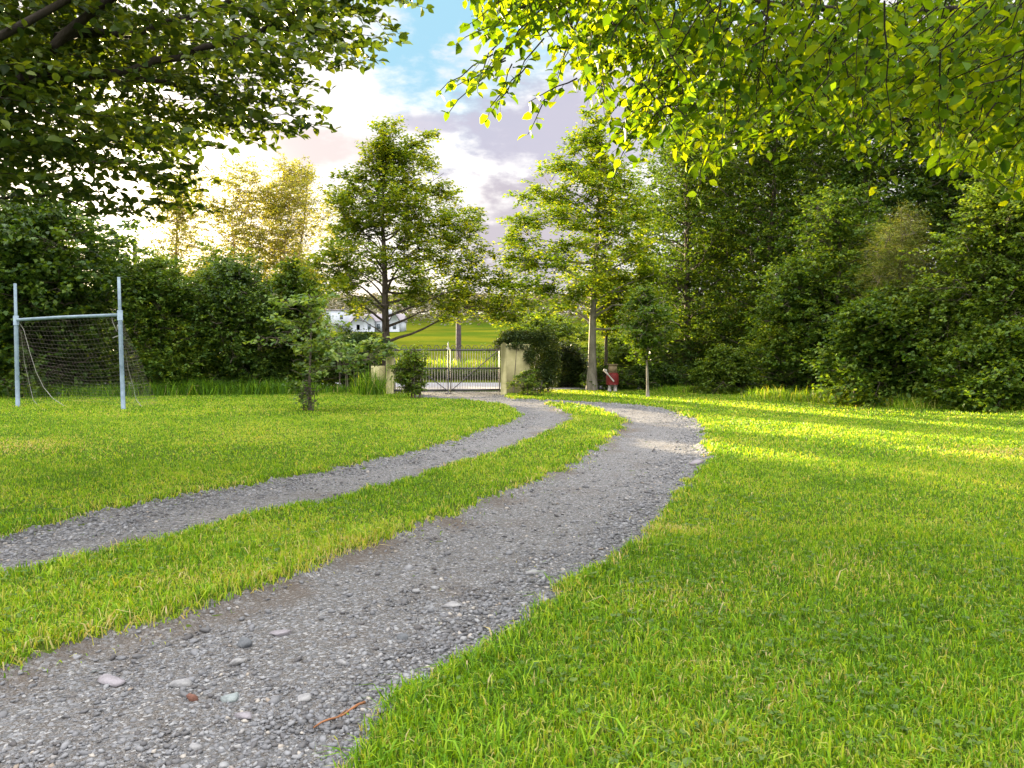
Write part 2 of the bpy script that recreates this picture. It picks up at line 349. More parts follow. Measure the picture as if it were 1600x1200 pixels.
g.add([(x, y, float(terrain(x, y)) + .045) for x, y, _ in V], [[2 * k, 2 * k + 2, 2 * k + 3, 2 * k + 1] for k in range(60)])
tag(g.build('road', M['road']), kind='structure')

# ------------------------------------------------------------------ grass
def patch(P):                              # broad colour drift plus dry patches
    t = .5 + .55 * (fbm(P[:, 0] * .9, P[:, 1] * .9) - .5) + .35 * (fbm(P[:, 0] * 4, P[:, 1] * 4) - .5)
    dry = np.zeros(len(P))
    for px, py, r, k in ((1575, 712, .6, .45), (10, 703, .9, .38), (1065, 838, .16, .42), (1075, 945, .3, .18), (1290, 900, .5, .12), (1180, 1080, .3, .12), (330, 912, .35, .15), (560, 862, .3, .15)):
        cpt = gp(px, py); dry += k * np.exp(-(((P[:, 0] - cpt[0]) / r) ** 2 + ((P[:, 1] - cpt[1]) / (r * .8)) ** 2))
    s_ = samp(P); dry += .22 * np.exp(-(s_ / .13) ** 2) * sstep(fbm(P[:, 0] * 3 + 2, P[:, 1] * 3), .38, .62)
    return t, dry
def blades(g, P, hgt, wid, lean=1.0, tint=None, tj=.30):
    n = len(P); z = hz(P); B = np.column_stack([P, z - .004])
    an = rng.random(n) * 2 * math.pi; L = np.column_stack([np.cos(an), np.sin(an), np.zeros(n)])
    an2 = rng.random(n) * 2 * math.pi; W = np.column_stack([np.cos(an2), np.sin(an2), .2 * rng.normal(size=n)])
    h = hgt * (.35 + .65 * rng.random(n) + .5 * rng.random(n) ** 4); l = (h * lean * rng.random(n) * 1.3)[:, None] * L; wv = (wid * (.6 + .7 * rng.random(n)))[:, None] * W * .5
    Z = np.array([0, 0, 1.])
    m = B + l * .35 + Z * (h * .6)[:, None]; tp = B + l + Z * (h * np.clip(1.05 - .5 * np.linalg.norm(l, axis=1) / h, .35, 1))[:, None]
    V = np.stack([B - wv, B + wv, m + wv * .85, m - wv * .85, tp], 1).reshape(-1, 3)
    k = np.arange(n)[:, None] * 5
    t, dry = patch(P) if tint is None else (np.full(n, tint), np.zeros(n))
    t = np.clip(t + rng.normal(size=n) * tj + dry * .7, 0, .90); t = np.where(rng.random(n) < .012 + dry, .93 + .07 * rng.random(n), t)
    o = g.add(V, k + np.array([[0, 1, 2, 3]]), t); g.more(k + np.array([[3, 2, 4]]), o, t)
gr = Geo(); cl = Geo()
def zone(y0, y1, dens, hgt, wid, margin=1.0, slope=.76):
    A = (slope * y1 + margin) * 2 * (y1 - y0); n = int(A * dens)
    x = (rng.random(n) * 2 - 1) * (slope * y1 + margin); y = y0 + rng.random(n) * (y1 - y0)
    k = np.abs(x) < slope * y + margin; P = np.column_stack([x[k], y[k]]); s = samp(P)
    dens_edge = np.clip(.35 + s * 5, .25, 1)
    k = (s > .0) & (rng.random(len(P)) < dens_edge); P, s = P[k], s[k]
    hh = hgt * (.45 + .55 * fbm(P[:, 0] * 3, P[:, 1] * 3) + .55 * fbm(P[:, 0] * 11, P[:, 1] * 11)) * (1 + .55 * np.exp(-((s - .1) / .12) ** 2))
    blades(gr, P, hh, wid)
    return P
zone(1.5, 3.2, 12000, .054, .0056); zone(3.2, 5.5, 7500, .048, .0062); zone(5.5, 9, 3300, .040, .0080)
zone(9, 15, 1400, .042, .012); zone(15, 25.5, 650, .048, .018, 1.0, .70)
# stray blades and tufts on the gravel edges
n = 60000; P = np.column_stack([rng.random(n) * 11 - 7.5, 1.6 + rng.random(n) ** 1.5 * 15]); s = samp(P); k = (s < .05) & (rng.random(n) < .75 * np.exp(-(s.clip(None, 0) / .085) ** 2) * (.3 + 1.2 * (fbm(P[:, 0] * 7, P[:, 1] * 7) > .5))); blades(gr, P[k], .042, .0048, 1.5)
n = 2600; P = np.column_stack([rng.random(n) * 7 - 5.5, 1.8 + rng.random(n) ** 1.5 * 9]); s = samp(P); k = (s < -.08) & (fbm(P[:, 0] * 2.3 + 4, P[:, 1] * 2.3) > .60); blades(gr, P[k], .028, .005, 1.5)
# longer tufts
n = 1900; C0 = np.column_stack([rng.random(n) * 14 - 6, 1.8 + rng.random(n) * 7]); s = samp(C0); C0 = C0[(s > .03)]
P = np.repeat(C0, 9, 0) + rng.normal(size=(len(C0) * 9, 2)) * .018; blades(gr, P, .068, .006, 1.3, tj=.25)
n = 1000; C0 = np.column_stack([rng.random(n) * 9 - 4.5, 1.7 + rng.random(n) * 3.8]); sE = samp(C0); C0 = C0[(sE > .02) & (rng.random(n) < .35 + .65 * np.exp(-sE / .35))]
P = np.repeat(C0, 14, 0) + rng.normal(size=(len(C0) * 14, 2)) * .03; blades(gr, P, .105, .0062, 1.6, tj=.22)
tag(gr.build('grass', M['grass']), kind='stuff')

# clover and plantain leaves low in the lawn
n = 5500; y = 1.7 + rng.random(n) ** 1.3 * 5; x = (rng.random(n) * 2 - 1) * (.76 * y + .5); P = np.column_stack([x, y])
k = (samp(P) > .04) & (fbm(x * 1.7 + 9, y * 1.7) > .47); P = P[k]; n = len(P)
c0 = np.column_stack([P, hz(P) + .018 + .024 * rng.random(n)]); 
def leaves(g, C, L, tint, up=.5, wr=.62, fold=.18, adir=None, ribs=False):
    n = len(C); N = rng.normal(size=(n, 3)); N[:, 2] = np.abs(N[:, 2]) + up * 2; N = norm(N)
    A = rng.normal(size=(n, 3)) if adir is None else np.asarray(adir) + rng.normal(size=(n, 3)) * .45
    A = norm(A - N * (A * N).sum(1, keepdims=True)); Bv = np.cross(N, A)
    L = (np.asarray(L) * (.65 + .6 * rng.random(n)))[:, None]; W = L * wr
    if not ribs:
        V = np.stack([C - A * L / 2, C + Bv * W / 2 + N * W * fold - A * L * .05, C + A * L / 2 - N * L * .08, C - Bv * W / 2 + N * W * fold - A * L * .05], 1)
        g.add(V.reshape(-1, 3), np.arange(n * 4).reshape(n, 4), tint)
    else:                                   # ovate leaf: folded along its midrib, drooping tip
        b0 = C; m1 = C + A * L * .33; m2 = C + A * L * .7 - N * L * .03; tp = C + A * L - N * L * .12
        l1, r1 = m1 + Bv * W * .5 + N * W * fold, m1 - Bv * W * .5 + N * W * fold
        l2, r2 = m2 + Bv * W * .40 + N * W * fold * .8, m2 - Bv * W * .40 + N * W * fold * .8
        V = np.stack([b0, m1, m2, tp, l1, r1, l2, r2], 1).reshape(-1, 3); k = np.arange(n)[:, None] * 8
        o = g.add(V, np.concatenate([k + np.array([[1, 4, 6, 2]]), k + np.array([[5, 1, 2, 7]])]), np.tile(tint, 2))
        g.more(np.concatenate([k + np.array([[0, 4, 1]]), k + np.array([[0, 1, 5]]), k + np.array([[2, 6, 3]]), k + np.array([[7, 2, 3]])]), o, np.tile(tint, 4))
for da in (0, 2.1, 4.2):
    leaves(cl, c0 + np.column_stack([np.cos(da) * .009 * np.ones(n), np.sin(da) * .009 * np.ones(n), np.zeros(n)]), .020, .25 + .5 * rng.random(n), 1.2, .9)
tag(cl.build('clover', M['sapling']), kind='stuff')

# ------------------------------------------------------------------ gravel stones
ico_v = []
ph = (1 + 5 ** .5) / 2
for a, c_ in ((1, ph), (-1, ph), (1, -ph), (-1, -ph)): ico_v += [(0, a, c_), (a, c_, 0), (c_, 0, a)]
ico_v = norm(np.array(ico_v, float))
from itertools import combinations
dd = np.linalg.norm(ico_v[:, None] - ico_v[None], axis=2); e_ = dd[dd > 0].min() * 1.05
ico_f = []
for tr in combinations(range(12), 3):
    if all(dd[a, c_] < e_ for a, c_ in combinations(tr, 2)):
        a, c_, d_ = (ico_v[k] for k in tr); ico_f.append(tr if np.dot(np.cross(c_ - a, d_ - a), a) > 0 else (tr[0], tr[2], tr[1]))
ico_f = np.array(ico_f)
oct_v = np.array([(1, 0, 0), (-1, 0, 0), (0, 1, 0), (0, -1, 0), (0, 0, 1), (0, 0, -1)], float)
oct_f = np.array([(0, 2, 4), (2, 1, 4), (1, 3, 4), (3, 0, 4), (2, 0, 5), (1, 2, 5), (3, 1, 5), (0, 3, 5)])
def pebbles(g, P, rad, base=(ico_v, ico_f), flat=.62):
    n = len(P); bv, bf = base; k = len(bv); z = hz(P) + .004
    V = bv[None] * (1 + .28 * rng.normal(size=(n, k, 1)).clip(-1.6, 1.6)) * (np.array([1, 1, flat]) * np.column_stack([.75 + .65 * rng.random(n), .6 + .5 * rng.random(n), .6 + .6 * rng.random(n)]))[:, None]
    th = rng.random(n) * 6.283; c_, s_ = np.cos(th)[:, None], np.sin(th)[:, None]
    V = np.stack([V[..., 0] * c_ - V[..., 1] * s_, V[..., 0] * s_ + V[..., 1] * c_, V[..., 2] + V[..., 0] * .25 * rng.normal(size=(n, 1))], -1) * rad[:, None, None]
    V += np.column_stack([P, z + rad * flat * .35])[:, None]
    t = np.clip(rng.normal(size=n) * .26 + .44, 0, .96)
    g.add(V.reshape(-1, 3), (bf[None] + (np.arange(n) * k)[:, None, None]).reshape(-1, 3), np.repeat(t, len(bf)))
gv = Geo()
def gzone(y0, y1, dens, r0, r1, base):
    A = 14 * (y1 - y0); n = int(A * dens); x = rng.random(n) * 14 - 10; y = y0 + rng.random(n) * (y1 - y0)
    P = np.column_stack([x, y]); k = (np.abs(x) < .76 * y + .7); P = P[k]; s = samp(P)
    edge = np.exp(-((edist(P, drive_poly) - .14) / .30) ** 2) - .12 * np.exp(-(edist(P, strip_poly) / .3) ** 2)
    dens2 = np.clip(.16 + .9 * edge + 1.1 * (fbm(P[:, 0] * 2, P[:, 1] * 2) - .45), .06, 1)
    k = (s < .03) & (rng.random(len(P)) < dens2); P, edge = P[k], edge[k].clip(0, 1)
    rad = r0 + (r1 - r0) * rng.random(len(P)) ** 4.5; pebbles(gv, P, rad * (1 + .25 * edge), base)
gzone(1.4, 3.6, 7500, .0025, .014, (ico_v, ico_f)); gzone(3.6, 6, 3600, .0035, .016, (ico_v, ico_f))
gzone(6, 10, 1300, .006, .018, (oct_v, oct_f)); gzone(10, 25, 260, .010, .020, (oct_v, oct_f))
n = 2600; y = 1.6 + rng.random(n) ** 1.4 * 9; x = rng.random(n) * 9 - 6.5; P = np.column_stack([x, y]); P = P[samp(P) < -.03]; pebbles(gv, P, .011 + .016 * rng.random(len(P)) ** 2.2)
tag(gv.build('gravel', M['stones']), kind='stuff')
def rock(g, rad, seed, flat):
    r = np.random.default_rng(seed); V = ico_v; Fc = ico_f      # one subdivision
    mids = {}; V = list(map(tuple, V)); NF = []
    def mid(a, c_):
        k = (min(a, c_), max(a, c_))
        if k not in mids: mids[k] = len(V); V.append(tuple(norm((np.array(V[a]) + np.array(V[c_]))[None])[0]))
        return mids[k]
    for a, c_, d_ in Fc: m1, m2, m3 = mid(a, c_), mid(c_, d_), mid(d_, a); NF += [(a, m1, m3), (m1, c_, m2), (m3, m2, d_), (m1, m2, m3)]
    V = np.array(V); 
    for _ in range(12):                                         # chop with planes -> angular broken stone
        nrm = norm(r.normal(size=(1, 3)))[0]; dpl = .45 + .3 * r.random(); ex = np.maximum(V @ nrm - dpl, 0); V = V - ex[:, None] * nrm
    V = V * np.array([1, .55 + .3 * r.random(), flat]) * rad * (1 + .04 * r.normal(size=(len(V), 1))); g.add(V, NF)
STN = [(704,941,38,.30,'g','pale flat stone lying alone mid-track, right of centre line'),
 (440,983,38,.22,'m','flat mauve-grey stone lying flush in the track, third from the front grass strip'),
 (172,1056,52,.30,'m','large mauve slate-like stone tipped up at the grass strip edge'),
 (380,1001,26,.7,'d','dark blocky stone just left of the flat mauve one'),
 (362,1084,34,.5,'b','pale blue-green stone near the reddish stone'),
 (368,1029,26,.55,'g','rounded grey stone in front of the dark blocky one'),
 (284,1062,34,.4,'g','pale grey broken stone left of the reddish stone'),
 (302,1083,22,.6,'r','small reddish-brown stone in the gravel track'),
 (628,990,20,.7,'d','small dark cube-like stone in the middle of the near track'),
 (833,891,26,.45,'g','smooth grey oval stone by the right grass edge of the near track'),
 (536,1029,18,.6,'g','small pale stone between the dark cube-like stone and the orange twig'),
 (380,1110,38,.25,'m','flat mauve stone below the pale blue-green stone'),
 (303,1158,26,.5,'g','rounded grey stone low in the picture near the bottom edge'),
 (475,1083,26,.45,'g','light angular stone left of the orange twig'),
 (664,1066,32,.4,'b','bluish stone half in the grass at the right track edge')]
SM = {'g': stone_mat('grey_stone', (.16, .16, .17), (.27, .27, .27)), 'm': stone_mat('mauve_stone', (.16, .15, .165), (.235, .22, .24)), 'd': stone_mat('dark_stone', (.06, .065, .075), (.13, .14, .15)),
      'b': stone_mat('blue_green_stone', (.15, .175, .18), (.22, .25, .25)), 'r': stone_mat('reddish_stone', (.09, .04, .03), (.18, .085, .06))}
for k, (px, py, sz, fl, mt, lab) in enumerate(STN):
    p = gp(px, py); d = p[1]; rad = sz / F * d / 2 * 1.3; g = Geo(); rock(g, rad, k + 40, fl)
    o = g.build('stone', SM[mt]); o.location = (p[0], p[1], h1(*p) + .004 + rad * fl * .35); o.rotation_euler = (random.uniform(-.15, .15), random.uniform(-.15, .15), random.uniform(-.5, .5))
    tag(o, lab, 'stone', 'larger stones lying in the gravel track')
p = gp(1088, 724); g = Geo(); rock(g, .11, 3, .35); o = g.build('slate_piece', M['slate']); o.location = (p[0], p[1], h1(*p) + .02); o.rotation_euler = (.1, -.25, .3)
tag(o, 'dark slate piece at the right edge of the driveway bend', 'slate piece')
g = Geo(); a_, c_ = gp(490, 1130), gp(570, 1092)
pts = [np.array([*(a_ + (c_ - a_) * t), h1(*(a_ + (c_ - a_) * t)) + .014 + .006 * math.sin(t * 9)]) for t in np.linspace(0, 1, 8)]
tube(g, pts, np.linspace(.003, .0055, 8), 6); tube(g, [pts[3], pts[3] + [.03, .05, .01]], [.003, .001], 5)
tag(g.build('twig', M['twig'], loc=pts[0]), 'thin orange-brown twig lying on the near gravel track', 'twig').location = pts[0]

# ------------------------------------------------------------------ trees
def radius_at(prof, z, ph):
    zs = [p[0] for p in prof]; L = np.interp(z, zs, [p[1] for p in prof]); Rr = np.interp(z, zs, [p[2] for p in prof])
    cx = np.cos(ph); rx = np.where(cx > 0, Rr, L); ry = .5 * (L + Rr)
    return 1 / np.sqrt((cx / rx) ** 2 + (np.sin(ph) / ry) ** 2)
def make_tree(name, label, cat, base, prof, tr, nl, leafL, nleaf, mat, bark='bark', clear=None, seed=1, flat=.4, cl=.38, group=None, rise=.12,
              lean=(0, 0), up=.5, twigs=2, sub=5, stems=1, wr=.68, shell=.5, lump=.5, tuft=.9, plates=None):
    """prof: (z, reach to the left, reach to the right) of the crown outline."""
    r = np.random.default_rng(seed); H = prof[-1][0]; zb = prof[0][0] if clear is None else clear
    x0, y0 = base; z0 = float(terrain(x0, y0)) - .03; tg, lg = Geo(), Geo()
    trunks = []
    for s_ in range(stems):
        off = np.array([0, 0, 0.]) if stems == 1 else np.array([.12 * math.cos(s_ * 2.4), .12 * math.sin(s_ * 2.4), 0])
        ln = np.array([*lean]) + (0 if stems == 1 else np.array([math.cos(s_ * 2.4), math.sin(s_ * 2.4)]) * .25 * H * (.3 + .5 * r.random()) * .5)
        tt = np.linspace(0, 1, 12); hh = H * .96 * (1 if s_ == 0 else .85)
        wob = np.cumsum(r.normal(size=(12, 2)) * .012 * H, 0) * .5
        P = np.column_stack([off[0] + ln[0] * tt + wob[:, 0] * tt, off[1] + ln[1] * tt + wob[:, 1] * tt, hh * tt])
        rad = tr * (1 - .93 * tt ** .85) * (.75 if stems > 1 else 1); rad[0] *= 1.35; rad[1] *= 1.05
        tube(tg, P + [0, 0, 0], rad, 9); trunks.append((P, rad))
    LP, LR = [], []
    for k in range(nl):
        P, rad = trunks[k % len(trunks)]
        u = (k + .5) / nl; zl = zb + (H * .95 - zb) * u ** .9; ph = k * 2.39996 + r.normal() * .35
        zt = max(zl - rise * H * .55, .08)
        pst = np.array([np.interp(zt, P[:, 2], P[:, i_]) for i_ in (0, 1)] + [zt])
        rr = radius_at(prof, zl, ph) * (.72 + .2 * r.random())
        end = np.array([rr * math.cos(ph), rr * math.sin(ph), zl + r.normal() * .02 * H])
        n_ = 7; tt = np.linspace(0, 1, n_)[:, None]; ctrl = (pst + end) / 2 + np.array([0, 0, .04 * H * r.normal()])
        C = (1 - tt) ** 2 * pst + 2 * tt * (1 - tt) * ctrl + tt ** 2 * end + r.normal(size=(n_, 3)) * .02 * rr * tt
        br = max(tr * .30 * (1 - .6 * u) * min(rr / 2, 1.1), .006)
        tube(tg, C, np.linspace(br, .004 + br * .12, n_), 5, cap=False); LP += list(C[1:]); LR += [br] * (n_ - 1)
    for P, rad in trunks: LP += list(P[4:]); LR += [.02] * len(P[4:])
    LP = np.array(LP)
    zz = np.linspace(prof[0][0], H * .985, 60); Rz = radius_at(prof, zz, r.random(60) * 6.28) ** 1.35; nc = max(int(sub * nl * .62), 12)
    zc = r.choice(zz, nc, p=Rz / Rz.sum()) + r.normal(size=nc) * H / 70; _pg = np.linspace(0, 6.283, 73)[:-1]; _pw = radius_at(prof, np.full(72, H * .4), _pg) ** 1.8; phc = r.choice(_pg, nc, p=_pw / _pw.sum()) + r.random(nc) * .087; sc = cl * (.6 + .8 * r.random(nc)) * min(1, H / 6)
    Rc = radius_at(prof, zc, phc) * (1 - lump + 2 * lump * fbm(phc * 1.6 + seed, zc * .75 + seed * 3, 2)); sc = np.minimum(sc, Rc * .42 + .05); rc = np.maximum(Rc * (r.random(nc) ** shell) - sc * .7, 0) * (.9 + .2 * r.random(nc))
    CC = np.column_stack([rc * np.cos(phc), rc * np.sin(phc), np.clip(zc, prof[0][0] * .9, H)])
    if lean != (0, 0): CC[:, :2] += np.array(lean) * (CC[:, 2:] / H)
    if plates:                              # foliage plates: (photo x, y, radius), spread through the crown's depth
        d0 = base[1]; CC, sc = [], []
        for px_, py_, rad_ in plates:
            w_ = at(px_, py_, d0); zr = w_[2] - z0; xr = w_[0] - x0; Rh = .9 * max(np.interp(zr, [p[0] for p in prof], [(p[1] + p[2]) / 2 for p in prof]), .3)
            for q_ in range(3):
                dep = (r.random() * 2 - 1) * math.sqrt(max(Rh ** 2 - (xr * .75) ** 2, .15)) * .85
                CC.append((xr * (1 + dep / d0 * .8) + r.normal() * .12, dep, zr + r.normal() * .09)); sc.append(rad_ * (.85 + .5 * r.random()) * (.8 if px_ > 732 and cat == 'tree' and px_ < 775 else 1))
        CC, sc = np.array(CC), np.array(sc); nc = len(CC)
    if twigs:
        for q_ in range(nc):
            k = np.argmin(np.linalg.norm(LP - CC[q_], axis=1) + .6 * np.maximum(LP[:, 2] - CC[q_, 2], 0)); a_ = LP[k]; e = CC[q_] + (CC[q_] - a_) * .15
            if np.linalg.norm(e - a_) < 2.2: tube(tg, [a_, (a_ + e) / 2 + r.normal(size=3) * .05, e], [.012, .007, .003], 3, cap=False)
            for _ in range(2):
                e2_ = CC[q_] + r.normal(size=3) * sc[q_] * .6; tube(tg, [(a_ + e) / 2, e2_], [.006, .002], 3, cap=False)
    ns = max(nleaf // 10, 20); idx = r.choice(nc, ns, p=sc ** 2 / (sc ** 2).sum()); D = r.normal(size=(ns, 3)); dn = np.maximum(np.linalg.norm(D, axis=1, keepdims=True), .01); D = D / dn * np.minimum(dn, 2.2) * .62
    SC = CC[idx] + D * sc[idx][:, None] * np.array([1, 1, flat]); st = r.normal(size=ns) * .15; sdir_ = norm(D * np.array([1, 1, .4]) + norm(CC[idx] * np.array([1, 1, 0]) + .01) * .6)
    k = r.integers(0, ns, nleaf); u = r.random((nleaf, 1)) * 2 - 1
    C = SC[k] + sdir_[k] * u * leafL * 1.6 * tuft + r.normal(size=(nleaf, 3)) * leafL * .55 * tuft * np.array([1, 1, .6]); lt = st[k]; ld = sdir_[k]
    top = np.column_stack([np.interp(np.linspace(.8, 1, 14), np.linspace(0, 1, 12), trunks[0][0][:, i_]) for i_ in range(3)])
    kt = nleaf // 60; C = np.concatenate([C, top[r.integers(0, 14, kt)] + r.normal(size=(kt, 3)) * .06 * (1 + H * .12)])
    lt = np.concatenate([lt, np.zeros(kt)]); ld = np.concatenate([ld, np.zeros((kt, 3))]); ok = C[:, 2] > .05; C, lt, ld = C[ok], lt[ok], ld[ok]
    cn = lt + .5 + .5 * (fbm(C[:, 0] * 1.3 + seed, C[:, 2] * 1.3 + C[:, 1]) - .5)
    leaves(lg, C, leafL, np.clip(cn + r.normal(size=len(C)) * .28, 0, 1), up, wr, .18, ld)
    root = empty(name, (x0, y0, z0), label, cat, group)
    tg.build('trunk', M[bark], root, smooth=True); lg.build('crown', M[mat], root)
    return root
def px_prof(cx, d, rows, z_off=0.):        # rows: (photo y, left x, right x) -> (height, reach left, reach right)
    o = []
    for y_, xl, xr in rows:
        z = at(cx, y_, d)[2] - z_off; o.append((float(z), (cx - xl) / F * d, (xr - cx) / F * d))
    return sorted(o)
def bx(px, d): return (float(at(px, 560, d)[0]), d)

OAKP = [(606,200,.22),(600,222,.33),(612,245,.38),(588,235,.3),(578,255,.35),(650,225,.25),(668,212,.18),(640,245,.28),(660,250,.22),(632,262,.35),(675,262,.28),(595,275,.42),(565,275,.25),(560,290,.25),(542,282,.2),(538,300,.28),(620,290,.42),(655,290,.36),(690,300,.3),(702,305,.22),(530,320,.32),(550,325,.38),(580,315,.42),(610,320,.42),(640,328,.36),(665,325,.26),(535,350,.35),(560,355,.4),(590,350,.38),(625,348,.32),(700,345,.36),(725,340,.28),(540,375,.3),(570,374,.25),(655,362,.36),(690,365,.4),(730,360,.32),(715,380,.38),(640,385,.32),(670,395,.36),(752,385,.22),(530,405,.36),(560,402,.38),(600,408,.36),(640,410,.36),(690,405,.4),(735,405,.33),(765,400,.22),(505,410,.36),(520,425,.36),(545,430,.36),(590,430,.34),(650,430,.4),(700,430,.45),(745,430,.38),(560,450,.34),(620,452,.30),(670,455,.42),(720,455,.36),(760,445,.32),(540,470,.26),(580,475,.28),(650,475,.34),(700,480,.4),(740,475,.4),(770,470,.32),(705,488,.24),(515,440,.3),(785,480,.28)]
BEECHP = [(918,175,.18),(930,195,.22),(905,215,.24),(925,225,.32),(890,240,.25),(940,245,.32),(880,265,.28),(910,260,.28),(940,270,.36),(965,260,.3),(900,285,.32),(870,300,.28),(835,290,.22),(850,300,.28),(930,300,.38),(815,308,.22),(880,312,.3),(965,300,.4),(905,325,.36),(950,330,.42),(835,345,.3),(815,350,.28),(800,355,.22),(865,338,.3),(885,352,.3),(990,320,.4),(930,358,.36),(970,360,.42),(810,385,.33),(795,378,.22),(840,390,.36),(870,395,.36),(905,388,.28),(940,385,.36),(1000,350,.4),(800,410,.3),(830,412,.33),(865,420,.36),(900,418,.36),(935,420,.4),(970,400,.42),(1000,390,.4),(790,440,.32),(820,450,.36),(855,455,.36),(890,452,.4),(930,455,.4),(965,440,.42),(1000,430,.4),(785,468,.32),(815,475,.32),(850,482,.3),(885,480,.3),(960,478,.36),(990,470,.38),(780,492,.26),(800,497,.26),(1010,460,.35),(1020,410,.35)]
# the two trees flanking the gate
make_tree('oak_tree', 'tall bare-trunked oak left of the iron gate, layered open crown against the sky', 'tree', bx(603, 25.2),
  px_prof(603, 25.2, [(502, 560, 735), (478, 515, 790), (450, 505, 800), (410, 515, 785), (370, 520, 755), (325, 518, 735), (280, 535, 710), (235, 560, 680), (192, 590, 630)]),
  .17, 44, .115, 46000, 'oak', clear=2.3, seed=3, flat=.74, plates=OAKP, rise=.16, up=.9, sub=5)
make_tree('beech_tree', 'pale straight-trunked tree right of the ivy-topped gate wall, tiered yellow-green crown', 'tree', bx(925, 25.4),
  px_prof(925, 25.4, [(500, 780, 1010), (470, 765, 1040), (430, 770, 1050), (380, 785, 1040), (340, 795, 1020), (300, 815, 1000), (250, 850, 985), (210, 885, 960), (172, 915, 935)]),
  .16, 44, .115, 46000, 'oak2', 'bark_pale', clear=2.6, seed=11, flat=.70, plates=BEECHP, rise=.12, up=1.0, sub=5)
make_tree('young_maple', 'slim young tree with a bare pale stem on the sunlit grass, leafy round head', 'tree', bx(1013, 21.6),
  px_prof(1013, 21.6, [(560, 985, 1035), (530, 968, 1050), (500, 962, 1060), (470, 975, 1052), (448, 1000, 1030)]),
  .045, 34, .10, 7000, 'mid', 'bark_pale', clear=1.15, seed=5, flat=.6, cl=.5, lean=(-.1, 0))
make_tree('sapling', 'crooked oak sapling on the left lawn with branches reaching right', 'sapling', bx(483, 16.4),
  px_prof(483, 16.4, [(612, 470, 505), (590, 455, 530), (562, 440, 600), (540, 432, 606), (512, 436, 560), (480, 450, 515), (455, 470, 500)]),
  
  .042, 24, .12, 2100, 'sapling', seed=8, clear=.5, plates=[(445,520,.2),(460,505,.22),(455,480,.18),(480,465,.18),(498,480,.18),(472,540,.2),(495,545,.2),(520,540,.2),(545,545,.22),(575,545,.22),(600,549,.16),(530,562,.18),(558,565,.2),(480,575,.18),(502,572,.18),(470,600,.13),(588,556,.16),(440,535,.14),(510,510,.16),(530,520,.14)], flat=.5, cl=.62, lean=(.12, 0))
make_tree('shrub', 'leafy yellow-green shrub growing in front of the left gate leaf', 'shrub', bx(648, 20.8),
  px_prof(648, 20.8, [(612, 628, 664), (595, 615, 668), (575, 612, 668), (555, 615, 655), (540, 625, 645)]),
  .04, 40, .075, 5200, 'light', seed=9, clear=.18, flat=.8, cl=.45, stems=3)
make_tree('shrub', 'small round-leaved bush at the foot of the cream wall right of the gate', 'shrub', bx(824, 22.3),
  px_prof(824, 22.3, [(612, 806, 846), (600, 800, 850), (588, 806, 846), (576, 816, 838)]),
  .025, 26, .06, 2600, 'light', seed=10, clear=.08, flat=.8, cl=.5, stems=3)
make_tree('shrub', 'leafy suckers bunched around the foot of the oak sapling', 'shrub', bx(479, 16.1),
  px_prof(479, 16.1, [(638, 468, 492), (620, 463, 494), (605, 468, 492), (597, 474, 486)]),
  .015, 16, .085, 170, 'sapling', seed=31, clear=.1, flat=.8, cl=.4, stems=2)

# left side
GL = 'trees and bushes along the left boundary'
def hedge_tree(px, d, rows, leafL, nleaf, mat, label, seed, name='hedge_tree', cat='tree', group=GL, nl=70, tr=.12, clear=.25, flat=.8, cl=.62, shell=.36, lump=.64, **k):
    return make_tree(name, label, cat, bx(px, d), px_prof(px, d, rows), tr, nl, leafL * 1.12, int(nleaf * 1.5), mat, shell=shell, lump=lump, clear=clear, seed=seed, flat=flat, cl=cl, group=group, **k)
hedge_tree(70, 23.5, [(610, -60, 190), (560, -80, 205), (480, -90, 215), (420, -90, 212), (370, -60, 190), (330, -20, 140), (312, 20, 110)], .15, 34000, 'dark', 'big dark broadleaf tree behind the goal', 21, nl=90, tr=.2)
hedge_tree(-210, 25, [(610, -340, -60), (520, -360, -50), (420, -340, -40), (330, -300, -80), (280, -240, -160)], .15, 16000, 'dark', 'dark tree at the far left edge beyond the goal', 22, nl=60, tr=.2)
hedge_tree(250, 23.5, [(612, 190, 320), (560, 180, 330), (500, 180, 330), (450, 190, 318), (420, 205, 300), (400, 225, 275)], .085, 26000, 'mid', 'soft green bush right of the goal post', 23, 'hedge_bush', 'bush')
hedge_tree(370, 24.3, [(612, 300, 440), (560, 285, 450), (500, 285, 455), (450, 295, 450), (425, 310, 430), (405, 335, 400)], .09, 32000, 'dark', 'dark green bush in the middle of the left hedge', 24, 'hedge_bush', 'bush')
hedge_tree(455, 25.5, [(612, 405, 510), (560, 400, 515), (500, 405, 510), (450, 410, 495), (420, 425, 480), (398, 445, 462)], .10, 20000, 'mid', 'bright-topped bush behind the oak sapling', 25, 'hedge_bush', 'bush')
hedge_tree(340, 29.5, [(600, 270, 420), (480, 265, 420), (420, 290, 410), (385, 320, 380)], .11, 10000, 'light', 'sunlit yellow bush showing over the middle of the left hedge', 26, 'hedge_bush', 'bush', nl=50)
hedge_tree(478, 33, [(600, 440, 515), (520, 440, 515), (460, 450, 510), (435, 470, 500)], .11, 7000, 'light', 'sunlit yellow bush behind the hedge left of the oak', 27, 'hedge_bush', 'bush', nl=40)
hedge_tree(150, 34, [(600, 60, 250), (480, 60, 260), (410, 90, 245), (395, 120, 210)], .13, 9000, 'mid', 'low tree showing behind the goal and the big dark tree', 28, nl=50)
